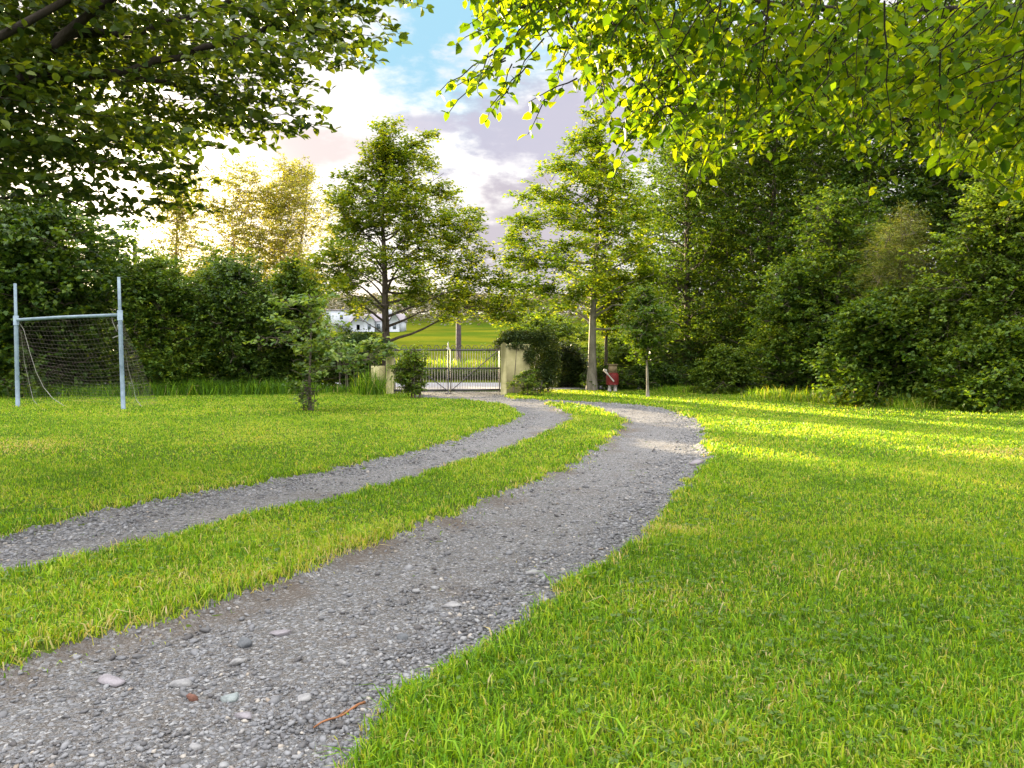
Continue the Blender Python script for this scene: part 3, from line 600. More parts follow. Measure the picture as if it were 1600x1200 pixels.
for q_, (px, d, top, seed, lab, n_, wd) in enumerate([(272, 37, 262, 41, 'slender airy tree glowing gold, leftmost of the backlit three', 12000, 52), (360, 37, 262, 42, 'airy golden tree with forking stems, middle of the backlit three', 24000, 98), (440, 37, 252, 43, 'airy golden tree leaning right, rightmost of the backlit three', 26000, 90)]):
    make_tree('birch_tree', lab, 'tree', bx(px, d), px_prof(px, d, [(430, px - wd, px + wd), (380, px - wd, px + wd), (330, px - wd * .9, px + wd), (290, px - wd * .7, px + wd * .9), (top, px - 22, px + 50)]),
      .13, 34, .10, n_, 'birch', 'bark_gold', clear=3.2, seed=seed, flat=.8, cl=.50, stems=1 if q_ == 0 else 3, lean=(.5, 0), group='airy backlit trees beyond the left hedge', sub=7)
hedge_tree(560, 26.2, [(612, 505, 600), (580, 500, 605), (550, 500, 600), (535, 503, 598), (524, 520, 592)], .08, 15000, 'dark', 'clipped dark hedge with sunlit yellow top left of the oak trunk', 29, 'boundary_hedge', 'hedge', nl=60, group=None)

# right side
GR = 'trees and bushes along the right boundary'
hedge_tree(1075, 28.5, [(605, 1000, 1150), (540, 985, 1160), (450, 975, 1170), (370, 985, 1165), (300, 1000, 1160), (230, 1000, 1160), (180, 1020, 1140)], .10, 30000, 'mid', 'tall open tree with bare limbs behind the young maple', 51, group=GR, nl=90, tr=.18)
hedge_tree(1205, 26.5, [(612, 1120, 1290), (540, 1110, 1300), (440, 1110, 1305), (300, 1110, 1305), (200, 1110, 1300), (100, 1130, 1290)], .10, 36000, 'mid', 'tall leafy tree in the middle of the right hedge', 52, group=GR, nl=95, tr=.18)
hedge_tree(1330, 24, [(620, 1240, 1420), (540, 1235, 1430), (440, 1230, 1435), (300, 1230, 1435), (180, 1230, 1430), (60, 1250, 1410)], .10, 40000, 'mid', 'tall green tree just left of the pine in the right hedge', 53, group=GR, nl=100, tr=.2)
hedge_tree(1470, 23, [(625, 1370, 1570), (500, 1365, 1580), (380, 1365, 1580), (240, 1370, 1575), (140, 1370, 1575), (30, 1400, 1550)], .10, 34000, 'dark', 'tall shadowed tree behind the pine', 54, group=GR, nl=90, tr=.2)
hedge_tree(1640, 21, [(630, 1530, 1760), (500, 1520, 1770), (300, 1520, 1770), (180, 1540, 1740), (90, 1590, 1700)], .10, 30000, 'mid', 'tall tree at the far right edge behind the bright bush', 55, group=GR, nl=90, tr=.2)
hedge_tree(1560, 17.0, [(640, 1480, 1650), (580, 1465, 1670), (500, 1455, 1680), (420, 1462, 1680), (340, 1480, 1670), (280, 1520, 1640), (250, 1555, 1610)], .075, 42000, 'light', 'bright yellow-green bush at the right edge of the picture', 56, 'hedge_bush', 'bush', GR, nl=90)
hedge_tree(1405, 18.6, [(520, 1345, 1460), (470, 1340, 1470), (420, 1345, 1475), (380, 1360, 1470), (340, 1390, 1450), (322, 1410, 1435)], .10, 26000, 'pine', 'soft-needled grey-green pine standing out of the right hedge', 57, 'pine_tree', 'tree', GR, nl=46, clear=1.6, wr=.07, flat=.75, up=1.6)
hedge_tree(1400, 18.2, [(640, 1310, 1480), (610, 1300, 1490), (570, 1300, 1495), (530, 1305, 1490), (490, 1320, 1475), (460, 1350, 1440)], .095, 26000, 'mid', 'broad-leaved bramble thicket below the pine', 58, 'bramble_bush', 'bush', GR, nl=70, lump=.6)
hedge_tree(1240, 21.8, [(618, 1175, 1310), (590, 1165, 1320), (555, 1165, 1320), (490, 1170, 1315), (440, 1185, 1300), (410, 1210, 1280)], .085, 20000, 'mid', 'leafy bush at the foot of the right hedge, left of the brambles', 59, 'hedge_bush', 'bush', GR, nl=60)
hedge_tree(1130, 23.6, [(612, 1088, 1180), (590, 1085, 1185), (565, 1095, 1175), (545, 1110, 1155)], .075, 12000, 'light', 'low sunlit golden bush right of the young maple', 60, 'hedge_bush', 'bush', GR, nl=50)
hedge_tree(1310, 21, [(630, 1255, 1370), (560, 1245, 1380), (480, 1245, 1385), (400, 1250, 1385), (330, 1250, 1375), (290, 1280, 1350)], .085, 24000, 'mid', 'mid-green bush between the tall trees and the brambles', 61, 'hedge_bush', 'bush', GR, nl=70)
hedge_tree(1530, 15.9, [(652, 1470, 1600), (635, 1460, 1620), (600, 1465, 1640), (560, 1480, 1650), (520, 1520, 1640)], .085, 14000, 'mid', 'low leafy growth at the foot of the bright right-hand bush', 62, 'bramble_bush', 'bush', GR, nl=40)
hedge_tree(1720, 15.5, [(650, 1640, 1820), (500, 1620, 1850), (350, 1640, 1830), (250, 1680, 1780)], .08, 20000, 'mid', 'bush beyond the right edge of the picture', 63, 'hedge_bush', 'bush', GR, nl=60)
hedge_tree(990, 30.5, [(605, 930, 1050), (572, 920, 1055), (545, 925, 1050), (525, 950, 1030)], .10, 12000, 'light', 'sunlit bush behind the pale trunk and the red ornament', 64, 'hedge_bush', 'bush', GR, nl=50)
hedge_tree(888, 27.5, [(606, 866, 912), (580, 862, 912), (555, 864, 908), (540, 872, 900)], .08, 9000, 'ivy', 'dark clipped hedge between the ivy wall and the pale trunk', 65, 'boundary_hedge', 'hedge', None, nl=44)
hedge_tree(1040, 26.0, [(608, 985, 1100), (592, 980, 1105), (580, 985, 1100), (572, 1010, 1080)], .08, 13000, 'dark', 'dark undergrowth behind the young maple stem', 66, 'hedge_bush', 'bush', GR, nl=50)
hedge_tree(950, 26.2, [(603, 905, 1000), (592, 900, 1000), (580, 910, 985), (572, 930, 970)], .07, 4500, 'mid', 'grey-green bush just behind the red ornament', 67, 'hedge_bush', 'bush', GR, nl=40)
make_tree('small_tree', 'thin dark-stemmed tree between the pale trunk and the young maple', 'tree', bx(946, 27.2), px_prof(946, 27.2, [(520, 915, 985), (490, 905, 1000), (440, 910, 1000), (400, 930, 975)]), .09, 30, .10, 7000, 'oak2', clear=2.0, seed=68, flat=.5)
hedge_tree(845, 33.5, [(596, 770, 925), (560, 765, 925), (530, 785, 905), (512, 820, 880)], .11, 12000, 'light', 'sunlit bush across the road beyond the ivy wall', 69, 'hedge_bush', 'bush', None, nl=50)

for px, top, seed, lab in ((1120, 150, 81, 'tall dark tree in the back row behind the middle of the right hedge'), (1290, 60, 82, 'tall dark tree in the back row behind the tree left of the pine'), (1500, 40, 83, 'tall dark tree in the back row behind the right edge bush')):
    hedge_tree(px, 33, [(598, px - 110, px + 110), (450, px - 130, px + 130), (300, px - 130, px + 130), (top + 60, px - 90, px + 90), (top, px - 30, px + 30)], .17, 22000, 'dark', lab, seed, group=GR, nl=60, cl=.8)

# ------------------------------------------------------------------ overhanging canopies
def along(P, t):
    P = np.asarray(P, float); L = np.r_[0, np.cumsum(np.linalg.norm(np.diff(P, axis=0), axis=1))]; L /= L[-1]
    return np.array([np.interp(t, L, P[:, i_]) for i_ in range(3)])
def spray(tg, lg, A, B, leafL, sag=.0, side=.45, step=.045, up=.5, hang=0., r=None, wr=.62, rad=.004):
    """a leafy branchlet from A to B: alternate side twigs, alternate leaves"""
    A, B = np.asarray(A, float), np.asarray(B, float); ln = np.linalg.norm(B - A); n_ = 6; t = np.linspace(0, 1, n_)[:, None]
    C = A + (B - A) * t + np.array([0, 0, 1]) * (sag * ln * (t - t * t) * 4 * .25) + r.normal(size=(n_, 3)) * .02 * ln * t * (1 - t) * 4
    tube(tg, C, np.linspace(rad, .0015, n_), 4, cap=False); D = norm((B - A)[None])[0]; sd_ = norm(np.cross(D, [0, 0, 1.])[None] + r.normal(size=(1, 3)) * .15)[0]
    pts, dirs = [], []
    m = max(int(ln / step), 2)
    for k in range(m):
        f = (k + .6) / m; p = along(C, f); s_ = 1 if k % 2 else -1
        if k % 3 == 1 and f < .9 and side > 0:
            l2 = side * ln * (1.05 - f) * (.55 + .6 * r.random()); e = p + (D * .7 + sd_ * s_ * .8 + np.array([0, 0, -.35 * hang + .1 * r.normal()])) * l2
            tube(tg, [p, (p + e) / 2, e], [rad * .35, rad * .25, .001], 3, cap=False); m2 = max(int(l2 / step), 1); d2 = norm((e - p)[None])[0]; s2 = norm(np.cross(d2, [0, 0, 1.])[None])[0]
            for k2 in range(m2 + 1):
                pts.append(p + (e - p) * (k2 + .4) / (m2 + .4)); dirs.append(d2 * .6 + s2 * (1 if k2 % 2 else -1) * (.85 if k2 < m2 else 0) + np.array([0, 0, -hang]))
        else: pts.append(p); dirs.append(D * .5 + sd_ * s_ * .9 + np.array([0, 0, -hang]))
    pts.append(B); dirs.append(D + np.array([0, 0, -hang]))
    return pts, dirs
def canopy(name, label, cat, base, trunk_pts, trunk_rad, limbs, sprays, mat, leafL, up, hang, seed, bark='bark', wr=.64, step=.045, side=.45, tmean=.5):
    r = np.random.default_rng(seed); tg, lg = Geo(), Geo(); tube(tg, trunk_pts, trunk_rad, 12)
    for P, a, c_ in limbs:
        P = np.asarray(P, float); tt = np.linspace(0, 1, 14); Q = np.array([along(P, t) for t in tt]); Q[1:-1] = (Q[:-2] + 2 * Q[1:-1] + Q[2:]) / 4 + r.normal(size=(12, 3)) * .012
        tube(tg, Q, np.linspace(a, c_, 14), 7)
    pts, dirs = [], []
    for A, B in sprays:
        p, d = spray(tg, lg, A, B, leafL, .1, side, step, r=r, hang=hang, wr=wr); pts += p; dirs += d
    pts, dirs = np.array(pts), np.array(dirs); k = len(pts)
    leaves(lg, pts, leafL, np.clip(tmean + r.normal(size=k) * .30, 0, 1), up, wr, .2, dirs, ribs=True)
    root = empty(name, base, label, cat)
    for g_, nm, mt in ((tg, 'trunk', bark), (lg, 'crown', mat)):
        g_.build(nm, M[mt], root, smooth=(nm == 'trunk'), loc=base)
    return root
rr = np.random.default_rng(77)
def inpoly(p, poly): return inside(np.array([p]), np.array(poly, float))[0]
# left: dark branches reaching in from a trunk outside the frame
Lb = (-6.4, 6.3, 0.)
fork = np.array([-6.0, 6.2, 2.5])
limbL = [([fork, at(-60, 185, 6.0), at(0, 160, 5.9), at(40, 118, 5.8), at(90, 60, 5.7), at(160, 10, 5.6), at(260, -60, 5.6)], .085, .02),
         ([at(38, 120, 5.8), at(90, 124, 5.8), at(180, 112, 5.9), at(262, 92, 6.0), at(337, 74, 6.0), at(400, 52, 6.1), at(440, 25, 6.2), at(520, 2, 6.4)], .040, .009),
         ([fork, at(-80, 120, 5.2), at(0, 48, 5.3), at(80, 15, 5.4), at(160, -30, 5.6), at(300, -90, 6)], .055, .015),
         ([fork, at(-90, 240, 7.2), at(20, 235, 7.4), at(120, 215, 7.5), at(220, 222, 7.5), at(310, 262, 7.6)], .05, .008),
         ([at(90, 60, 5.7), at(220, 50, 6.4), at(340, 10, 6.8), at(460, -30, 7.0)], .04, .012),
         ([fork, at(-100, 330, 8), at(0, 310, 8.4), at(80, 300, 8.6), at(150, 330, 8.8)], .05, .008),
         ([at(180, 112, 5.9), at(260, 130, 6.2), at(350, 150, 6.4), at(430, 165, 6.6)], .022, .006)]
polyL = [(-60, -80), (660, -80), (620, 0), (560, 60), (520, 100), (480, 160), (440, 195), (360, 215), (320, 262), (300, 300), (230, 290), (170, 305), (90, 310), (-60, 330)]
spL = []
def nearest(limbs, p):
    best = None
    for P, _, _ in limbs:
        for t in np.linspace(.15, 1, 14):
            q_ = along(P, t); d = np.linalg.norm(q_ - p)
            if best is None or d < best[0]: best = (d, q_)
    return best[1]
tipsL = [(668, 14, 6.3), (640, 2, 6.2), (628, 68, 5.9), (580, 106, 5.7), (612, 30, 6.4), (525, 202, 5.9), (518, 140, 6.0), (508, 172, 6.2), (470, 212, 6.2), (440, 190, 6.6), (362, 232, 6.3), (345, 288, 6.4), (336, 332, 6.2), (318, 300, 6.6), (250, 345, 7.2), (205, 345, 7.8), (555, 64, 6.2), (590, 76, 6.3), (480, 118, 6.5), (540, 20, 6.5), (430, 232, 6.4), (385, 214, 6.8)]
for px, py, d in tipsL:
    E = at(px, py, d); A = at(px - rr.uniform(120, 190), py - rr.uniform(15, 55), d + rr.uniform(-.2, .3)); spL.append((A, E)); spL.append((A + (E - A) * .3 + rr.normal(size=3) * .1, E + rr.normal(size=3) * .12 + [-.15, 0, .05]))
while len(spL) < 470:
    px, py = rr.uniform(-60, 660), rr.uniform(-80, 350)
    if not inpoly((px, py), polyL): continue
    dens = 1. if px < 330 else .5
    if rr.random() > dens: continue
    d = rr.uniform(5.2, 9.0); E = at(px, py, d); ln = rr.uniform(.6, 1.15)
    an = rr.uniform(-.9, .5); A = E - np.array([math.cos(an) * ln, -math.sin(an) * ln * .6, rr.uniform(-.45, .2)]); spL.append((A, E))
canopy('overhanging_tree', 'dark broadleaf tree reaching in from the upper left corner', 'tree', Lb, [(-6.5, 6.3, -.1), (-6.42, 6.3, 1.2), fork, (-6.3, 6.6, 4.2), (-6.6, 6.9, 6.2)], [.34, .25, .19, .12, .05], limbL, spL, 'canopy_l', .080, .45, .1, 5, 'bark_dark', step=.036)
# right: bright hanging beech sprays
Rb = (6.6, 5.2, 0.)
f2 = np.array([6.4, 5.1, 3.0])
limbR = [([f2, at(1750, 40, 4.8), at(1600, -10, 4.6), at(1420, 30, 4.5), at(1250, 20, 4.4), at(1080, -20, 4.2), at(900, -30, 4.0), at(780, 20, 3.9)], .05, .006),
         ([f2, at(1720, 130, 5.4), at(1560, 120, 5.6), at(1400, 100, 5.8), at(1240, 110, 5.8), at(1080, 80, 5.6), at(960, 90, 5.4)], .035, .005),
         ([f2, at(1700, -60, 4.2), at(1450, -110, 4.0), at(1200, -140, 3.9), at(950, -120, 3.8), at(820, -60, 3.8)], .04, .006),
         ([f2, at(1750, 190, 5.0), at(1620, 200, 5.0), at(1480, 170, 5.2), at(1380, 190, 5.3)], .04, .008)]
bnd = ([560, 690, 740, 800, 850, 900, 950, 1000, 1050, 1090, 1120, 1180, 1240, 1300, 1360, 1400, 1450, 1500, 1560, 1700], [-200, -120, 60, 70, 60, 90, 225, 225, 230, 285, 250, 235, 220, 215, 285, 235, 255, 285, 310, 350])
spR = []
while len(spR) < 720:
    px = rr.uniform(700, 1680); yb = np.interp(px, *bnd); py = yb - abs(rr.normal()) * 130 if rr.random() < .55 else rr.uniform(-90, yb)
    if py < -110: continue
    d = rr.uniform(3.4, 5.4) if px > 1000 else rr.uniform(3.5, 4.8); E = at(px, py, d); ln = rr.uniform(.4, .85)
    A = E + np.array([rr.uniform(-.45, 1.) * ln, rr.uniform(-.6, .6) * ln, rr.uniform(.3, .95) * ln]); spR.append((A, E))
for px, py, d, ax, ay in [(700, 178, 3.6, 790, 90), (685, 145, 3.7, 770, 85), (762, 185, 3.7, 800, 100), (745, 130, 3.6, 830, 30), (730, 40, 3.6, 820, -20), (712, 70, 3.7, 800, 20), (825, 210, 3.6, 868, 130), (866, 150, 3.6, 890, 60), (870, 120, 3.6, 905, 30), (780, 160, 3.8, 850, 60), (770, 60, 3.8, 860, 0), (960, 275, 3.9, 1000, 190), (945, 240, 4.0, 1000, 160), (1088, 308, 4.0, 1110, 220), (1000, 250, 4.0, 1040, 170), (1370, 296, 4.2, 1390, 210), (1125, 265, 4.3, 1150, 190), (1495, 290, 4.4, 1530, 200), (1575, 320, 4.3, 1600, 220), (820, 60, 3.8, 900, 10), (840, 30, 4, 920, -30), (790, 20, 3.9, 880, -40), (905, 110, 4, 960, 30), (925, 150, 4, 980, 70)]:
    E, A = at(px, py, d), at(ax, ay, d + .1); spR.append((A, E)); spR.append((A + rr.normal(size=3) * .05 + [.05, 0, .05], (A + E) / 2 + rr.normal(size=3) * .07))
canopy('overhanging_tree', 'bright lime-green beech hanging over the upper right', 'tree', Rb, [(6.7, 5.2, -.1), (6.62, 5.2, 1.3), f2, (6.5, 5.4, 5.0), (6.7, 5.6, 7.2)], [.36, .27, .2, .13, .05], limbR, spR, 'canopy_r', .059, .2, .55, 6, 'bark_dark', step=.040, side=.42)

# ------------------------------------------------------------------ goal
p1 = np.array([*gp(28, 640), 0.]); k1 = 17.9 / p1[1]; p1 = np.array([p1[0] * k1, 17.9, 0.]); p2 = np.array([at(191, 560, 17.0)[0], 17.0, 0.])
for p_ in (p1, p2): p_[2] = h1(p_[0], p_[1])
root = empty('goal', (p1 + p2) / 2, 'pale blue H-shaped pipe goal with a sagging net on the left lawn', 'goal'); O = np.array((p1 + p2) / 2)
top1, top2 = at(23.5, 443, 17.95), at(185.5, 433, 17.05); cb1, cb2 = at(25, 500, 17.93), at(187.5, 492, 17.03)
for a_, c_, cb_ in ((p1, top1, cb1), (p2, top2, cb2)):
    g = Geo(); r_ = .05; tube(g, [a_, a_ + (c_ - a_) * .3, cb_, cb_ + (c_ - cb_) * .04, c_], [.046, .046, .045, .034, .032], 12); tube(g, [cb_ - [0, 0, .12], cb_ + [0, 0, .1]], .056, 12)
    o = g.build('goal_post', M['pipe'], root, smooth=True, loc=O)
g = Geo(); tube(g, [cb1, (cb1 * .55 + cb2 * .45) + [0, 0, .012], cb2], [.036, .036, .036], 12); g.build('crossbar', M['pipe'], root, smooth=True, loc=O)
u_ = norm((p2 - p1)[None])[0]; back = np.array([-u_[1], u_[0], 0]); nt = Geo()
if back[1] < 0: back = -back
def netpt(s_, t):                          # s along the bar, t down the net
    a_ = cb1 + (cb2 - cb1) * s_; dpt = .25 + .75 * math.sin(t * 1.35) if t > 0 else 0
    z = a_[2] * (1 - t) + .03; sag = 1.15 * t ** 1.1 + .12 * math.sin(s_ * 7) * t * (1 - t)
    return np.array([a_[0], a_[1], 0]) + back * sag + u_ * .06 * math.sin(9 * t + 4 * s_) * t + np.array([0, 0, max(z - .15 * math.sin(s_ * math.pi) * math.sin(t * math.pi), .03)])
for k in range(24): t = k / 23; tube(nt, [netpt(s_, t) for s_ in np.linspace(0, 1, 26)], .0014, 3, cap=False)
for k in range(30): s_ = k / 29; tube(nt, [netpt(s_, t) for t in np.linspace(0, 1, 16)], .0014, 3, cap=False)
for s_, pp, cc in ((0, p1, cb1), (1, p2, cb2)):
    for k in range(30):
        t = (k + 1) / 31; e = netpt(s_, t); a_ = pp + (cc - pp) * (1 - t); tube(nt, [a_, (a_ + e) / 2 - [0, 0, .02], e], .0014, 3, cap=False)
    for k in range(7):
        f = (k + .5) / 8; tube(nt, [(pp + (cc - pp) * (1 - t)) * (1 - f) + netpt(s_, t) * f for t in np.linspace(f * .1, 1, 10)], .0014, 3, cap=False)
nt.build('net', M['net'], root, loc=O)
g = Geo(); tube(g, [at(x, y, d) for x, y, d in ((30, 504, 17.95), (37, 515, 17.95), (46, 548, 18.0), (56, 580, 18.1), (68, 605, 18.1), (82, 622, 18.), (100, 634, 17.9), (118, 637.5, 17.9), (131, 638.5, 17.85))], .006, 5); g.build('rope', M['rope'], root, loc=O)
g = Geo(); tube(g, [at(x, y, d) for x, y, d in ((33, 520, 18.2), (38, 565, 18.5), (46, 600, 18.7), (52, 625, 18.8), (60, 634, 18.4))], .006, 5); g.build('rope', M['rope'], root, loc=O)
g = Geo(); tube(g, [at(x, y, d) for x, y, d in ((195, 545, 17.3), (200, 575, 17.6), (207, 600, 17.8), (213, 625, 17.9), (222, 636, 17.6), (236, 638, 17.5))], .006, 5); g.build('rope', M['rope'], root, loc=O)
g = Geo(); tube(g, [at(x, y, 17.2) for x, y in ((174, 493), (176, 503), (180, 512), (182, 518), (184, 507))], .007, 5); g.build('rope', M['rope'], root, loc=O)
g = Geo(); tube(g, [at(x, y, 17.05) for x, y in ((176, 528), (184, 525), (187, 525))], .008, 5); g.build('rope', M['rope'], root, loc=O)

# ------------------------------------------------------------------ gates, pillars, wall, ivy
GA, GB = np.array([at(612, 560, 23.1)[0], 23.1]), np.array([at(782, 560, 23.7)[0], 23.7]); GM = np.array([at(702, 560, 23.38)[0], 23.38])
ztop, zmid, zbot, zar = 1.36, .80, .14, 1.47
gu = norm((GB - GA)[None])[0]
def gate_leaf(a, c_, label, hinge):
    L = np.linalg.norm(c_ - a); root = empty('iron_gate', (a[0], a[1], 0), label, 'gate', 'two leaves of the iron driveway gate')
    d_ = (c_ - a) / L; O = np.array([a[0], a[1], 0]); rz = math.atan2(d_[1], d_[0])
    def pt(s_, z): return np.array([a[0] + d_[0] * s_, a[1] + d_[1] * s_, z])
    g = Geo()
    for z, hgt in ((ztop, .05), (zmid, .045), (zbot, .055)): box(g, pt(L / 2, z), (L - .02, .03, hgt), rz)
    for s_ in (.03, L - .03): box(g, pt(s_, (ztop + zbot - .06) / 2), (.030, .035, ztop - zbot + .10), rz)
    hs, ms = (L - .06, .06) if hinge == 'b' else (.06, L - .06)
    tube(g, [pt(ms, zbot) - [0, .03, 0], pt(hs, ztop) - [0, .03, 0]], .014, 6)
    g.build('gate_frame', M['iron'], root, loc=O)
    g = Geo(); nb = 20
    for k in range(1, nb):
        s_ = L * k / nb; tube(g, [pt(s_, zbot - .08), pt(s_, ztop + (.02 if k % 2 else -.0))], .0085, 6)
    g.build('gate_bars', M['iron_grey'], root, smooth=True, loc=O)
    g = Geo()
    for k in range(7):
        c0 = L * (k + .5) / 7; tube(g, [pt(c0 + .082 * math.cos(t), ztop + .03 + .115 * math.sin(t)) for t in np.linspace(0, math.pi, 10)], .0095, 6)
        tube(g, [pt(c0, ztop), pt(c0, ztop + .05), pt(c0, ztop + .085)], [.012, .016, .003], 6)
    g.build('gate_hoops', M['iron'], root, smooth=True, loc=O)
    return root
r1 = gate_leaf(GA, GM - gu * .012, 'left leaf of the iron hoop-top gate, partly behind the shrub', 'a'); r2 = gate_leaf(GM + gu * .012, GB, 'right leaf of the iron hoop-top gate, beside the cream pillar', 'b')
g = Geo(); q_ = np.array([GM[0] - .03, GM[1] - .04, 0]); tube(g, [q_ + [0, 0, .03], q_ + [0, 0, 1.35]], .012, 8); box(g, q_ + [0, 0, .035], (.2, .1, .03)); g.build('drop_bolt', M['iron'], r1, loc=(GA[0], GA[1], 0))
g = Geo(); tube(g, [q_ + [0, 0, 1.36], q_ + [0, 0, 1.42], q_ + [0, 0, 1.48], q_ + [0, 0, 1.53], q_ + [0, 0, 1.62]], [.022, .035, .014, .024, .004], 8); box(g, q_ + [0, 0, 1.40], (.11, .02, .035)); g.build('finial', M['palepaint'], r1, loc=(GA[0], GA[1], 0))
def pillar(name, cx, cy, w_, d_, h_, label, rz=0):
    g = Geo(); a_ = w_ / 2; n_ = 8; prof = [(-a_, 0)] + [(-a_ * math.cos(t), h_ - .10 + .10 * math.sin(t)) for t in np.linspace(0, math.pi, n_)] + [(a_, 0)]
    prism(g, prof, -d_ / 2, d_ / 2); o = g.build(name, M['render']); o.location = (cx, cy, -.03); o.rotation_euler = (0, 0, rz)
    return tag(o, label, 'pillar' if 'pillar' in name else 'wall')
x_ = at(787.5, 560, 23.7)[0]; pillar('gate_pillar', x_, 23.72, .20, .34, 1.62, 'sunlit round-topped pillar hinging the right gate leaf')
g = Geo(); rzw = -.22; box(g, (.35, 0, .76), (.70, .22, 1.52)); box(g, (.35, 0, 1.535), (.72, .25, .03)); o = g.build('garden_wall', M['render']); o.location = (x_ + .105, 23.62, -.02); o.rotation_euler = (0, 0, rzw)
tag(o, 'cream rendered wall beside the right gate pillar, topped with ivy', 'wall')
pillar('gate_pillar', at(611, 560, 23.2)[0] - .02, 23.25, .24, .34, 1.2, 'cream pillar behind the oak trunk at the left end of the gate')
g = Geo(); box(g, (-.22, 0, .45), (.42, .2, .9)); o = g.build('garden_wall', M['render']); o.location = (at(606, 560, 23.3)[0] - .1, 23.45, -.02); o.rotation_euler = (0, 0, .15); tag(o, 'cream wall stub seen behind the tall grass tuft left of the gate', 'wall')
def leaf_mass(name, label, cat, boxes, n, L, mat, seed, group=None, stem=None):
    r = np.random.default_rng(seed); g = Geo(); vol = np.array([b_[3] * b_[4] * b_[5] for b_ in boxes]) ** .8; idx = r.choice(len(boxes), n, p=vol / vol.sum()); B = np.array(boxes)[idx]
    d = norm(r.normal(size=(n, 3))) * (r.random((n, 1)) ** .35); C = B[:, :3] + d * B[:, 3:6] * (.85 + .35 * r.random((n, 1)))
    C = C[C[:, 2] > .03]; leaves(g, C, L, np.clip(.45 + r.normal(size=len(C)) * .25, 0, 1), .5); base = np.array([boxes[0][0], boxes[0][1], 0])
    if stem == 'none': o = g.build(name, M[mat], loc=base); o.location = base; return tag(o, label, cat, group)
    root = empty(name, base, label, cat, group); g.build('leaves', M[mat], root, loc=base); g = Geo()
    for k in range(14):
        b_ = boxes[k % len(boxes)]; x, y = b_[0] + r.normal() * b_[3] * .4, b_[1] + r.normal() * b_[4] * .4
        tube(g, [(x, y, 0), (x + .05 * r.normal(), y + .05 * r.normal(), b_[2] * .5), (x + .15 * r.normal(), y, b_[2])], [.02, .014, .005], 5)
    g.build('stem', M['bark'], root, loc=base); return root
def bb(px, py, d, rx, ry, rz): return (*at(px, py, d), rx, ry, rz)
leaf_mass('ivy', 'dense dark ivy heaped over the cream wall, yellow on its sunlit crest', 'ivy',
  [bb(850, 545, 23.9, .5, .32, .65), bb(820, 529, 23.9, .7, .35, .26), bb(845, 590, 23.8, .42, .3, .5), bb(790, 538, 24.3, .4, .3, .28), bb(860, 575, 24.0, .34, .32, .65), bb(800, 524, 24.1, .4, .3, .18), bb(812, 541, 23.45, .42, .16, .13), bb(828, 556, 23.3, .2, .14, .26)], 21000, .065, 'ivy', 5)
leaf_mass('ivy', 'leafy growth over the wall left of the gate pillar', 'ivy', [bb(590, 545, 24.2, .5, .4, .35), bb(555, 540, 24.3, .6, .4, .4)], 6000, .07, 'blue', 6)

# ------------------------------------------------------------------ red ornament, tufts, fringes
p = np.array([*bx(957, 24.6), 0.]); p[2] = h1(p[0], p[1]); root = empty('garden_ornament', p, 'small red garden ornament with tan top and pale slanting arm, right of the pale trunk', 'ornament')
g = Geo(); tube(g, [p + [0, 0, .22], p + [0, 0, .30], p + [0, 0, .55], p + [0, 0, .60]], [.19, .21, .20, .15], 14); g.build('body', M['red'], root, loc=p)
g = Geo(); box(g, p + [.0, 0, .72], (.24, .22, .26), .1); box(g, p + [0, 0, .865], (.30, .28, .03), .1); g.build('top_box', M['tan'], root, loc=p)
g = Geo(); tube(g, [p + [.02, -.22, .33], p + [-.1, -.24, .47], p + [-.26, -.24, .66]], [.025, .022, .03], 8); tube(g, [p + [-.22, -.24, .66], p + [-.31, -.24, .70]], [.05, .04], 8); g.build('arm', M['palepaint'], root, smooth=True, loc=p)
g = Geo()
for s_ in (-.09, .09): tube(g, [p + [s_, -.03, -.02], p + [s_, -.02, .12], p + [s_ * .9, 0, .25]], [.07, .055, .05], 8)
g.build('foot', M['palepaint'], root, smooth=True, loc=p)
def tuft(px, py, d_, n, h, spread, label, tint=.2, name='grass_tuft'):
    g = Geo(); c_ = np.array([at(px, 560, d_)[0], d_]); r = np.random.default_rng(px); P = c_ + r.normal(size=(n, 2)) * spread
    blades(g, P, h, .014, .9, tint=tint); z = h1(*c_); o = g.build(name, M['grass'], loc=(c_[0], c_[1], z)); o.location = (c_[0], c_[1], z); return tag(o, label, 'grass tuft')
tuft(578, 600, 22.6, 420, .85, .22, 'tall arching ornamental grass in front of the cream wall stub left of the gate', .25)
fr = Geo(); r = rng
def fringe(x0, y0, x1, y1, n, h, wd, w_=.012, tint=None):
    t = rng.random(n); P = np.column_stack([x0 + (x1 - x0) * t, y0 + (y1 - y0) * t]) + rng.normal(size=(n, 2)) * wd; P = P[samp(P) > .05]
    blades(fr, P, h * (.5 + .9 * fbm(P[:, 0] * 1.6, P[:, 1] * 1.6)), w_, .8, tint=tint)
def e2(px, d): return (float(at(px, 560, d)[0]), d)
fringe(*e2(190, 22.4), *e2(470, 23.4), 9000, .5, .35, .016, .12); fringe(*e2(-60, 22), *e2(190, 22.2), 5000, .35, .3, .016, .2)
fringe(*e2(1040, 24.6), *e2(1190, 23.0), 4500, .24, .3, .014); fringe(*e2(1190, 20.9), *e2(1400, 18.0), 7000, .30, .3, .012); fringe(*e2(1400, 17.6), *e2(1640, 15.0), 8000, .28, .28, .010, .62)
fringe(*e2(500, 24.3), *e2(600, 24.3), 1500, .3, .3, .014, .2)
tag(fr.build('rough_grass', M['grass']), kind='stuff')
vg = Geo(); n = 26000; P = np.column_stack([rng.random(n) * 60 - 35, 32.6 + rng.random(n) * 2.4]); z = terrain(P[:, 0], P[:, 1])
blades(vg, P, .45, .03, .6, tj=.2, tint=.72); tag(vg.build('verge_grass', M['grass']), kind='stuff')
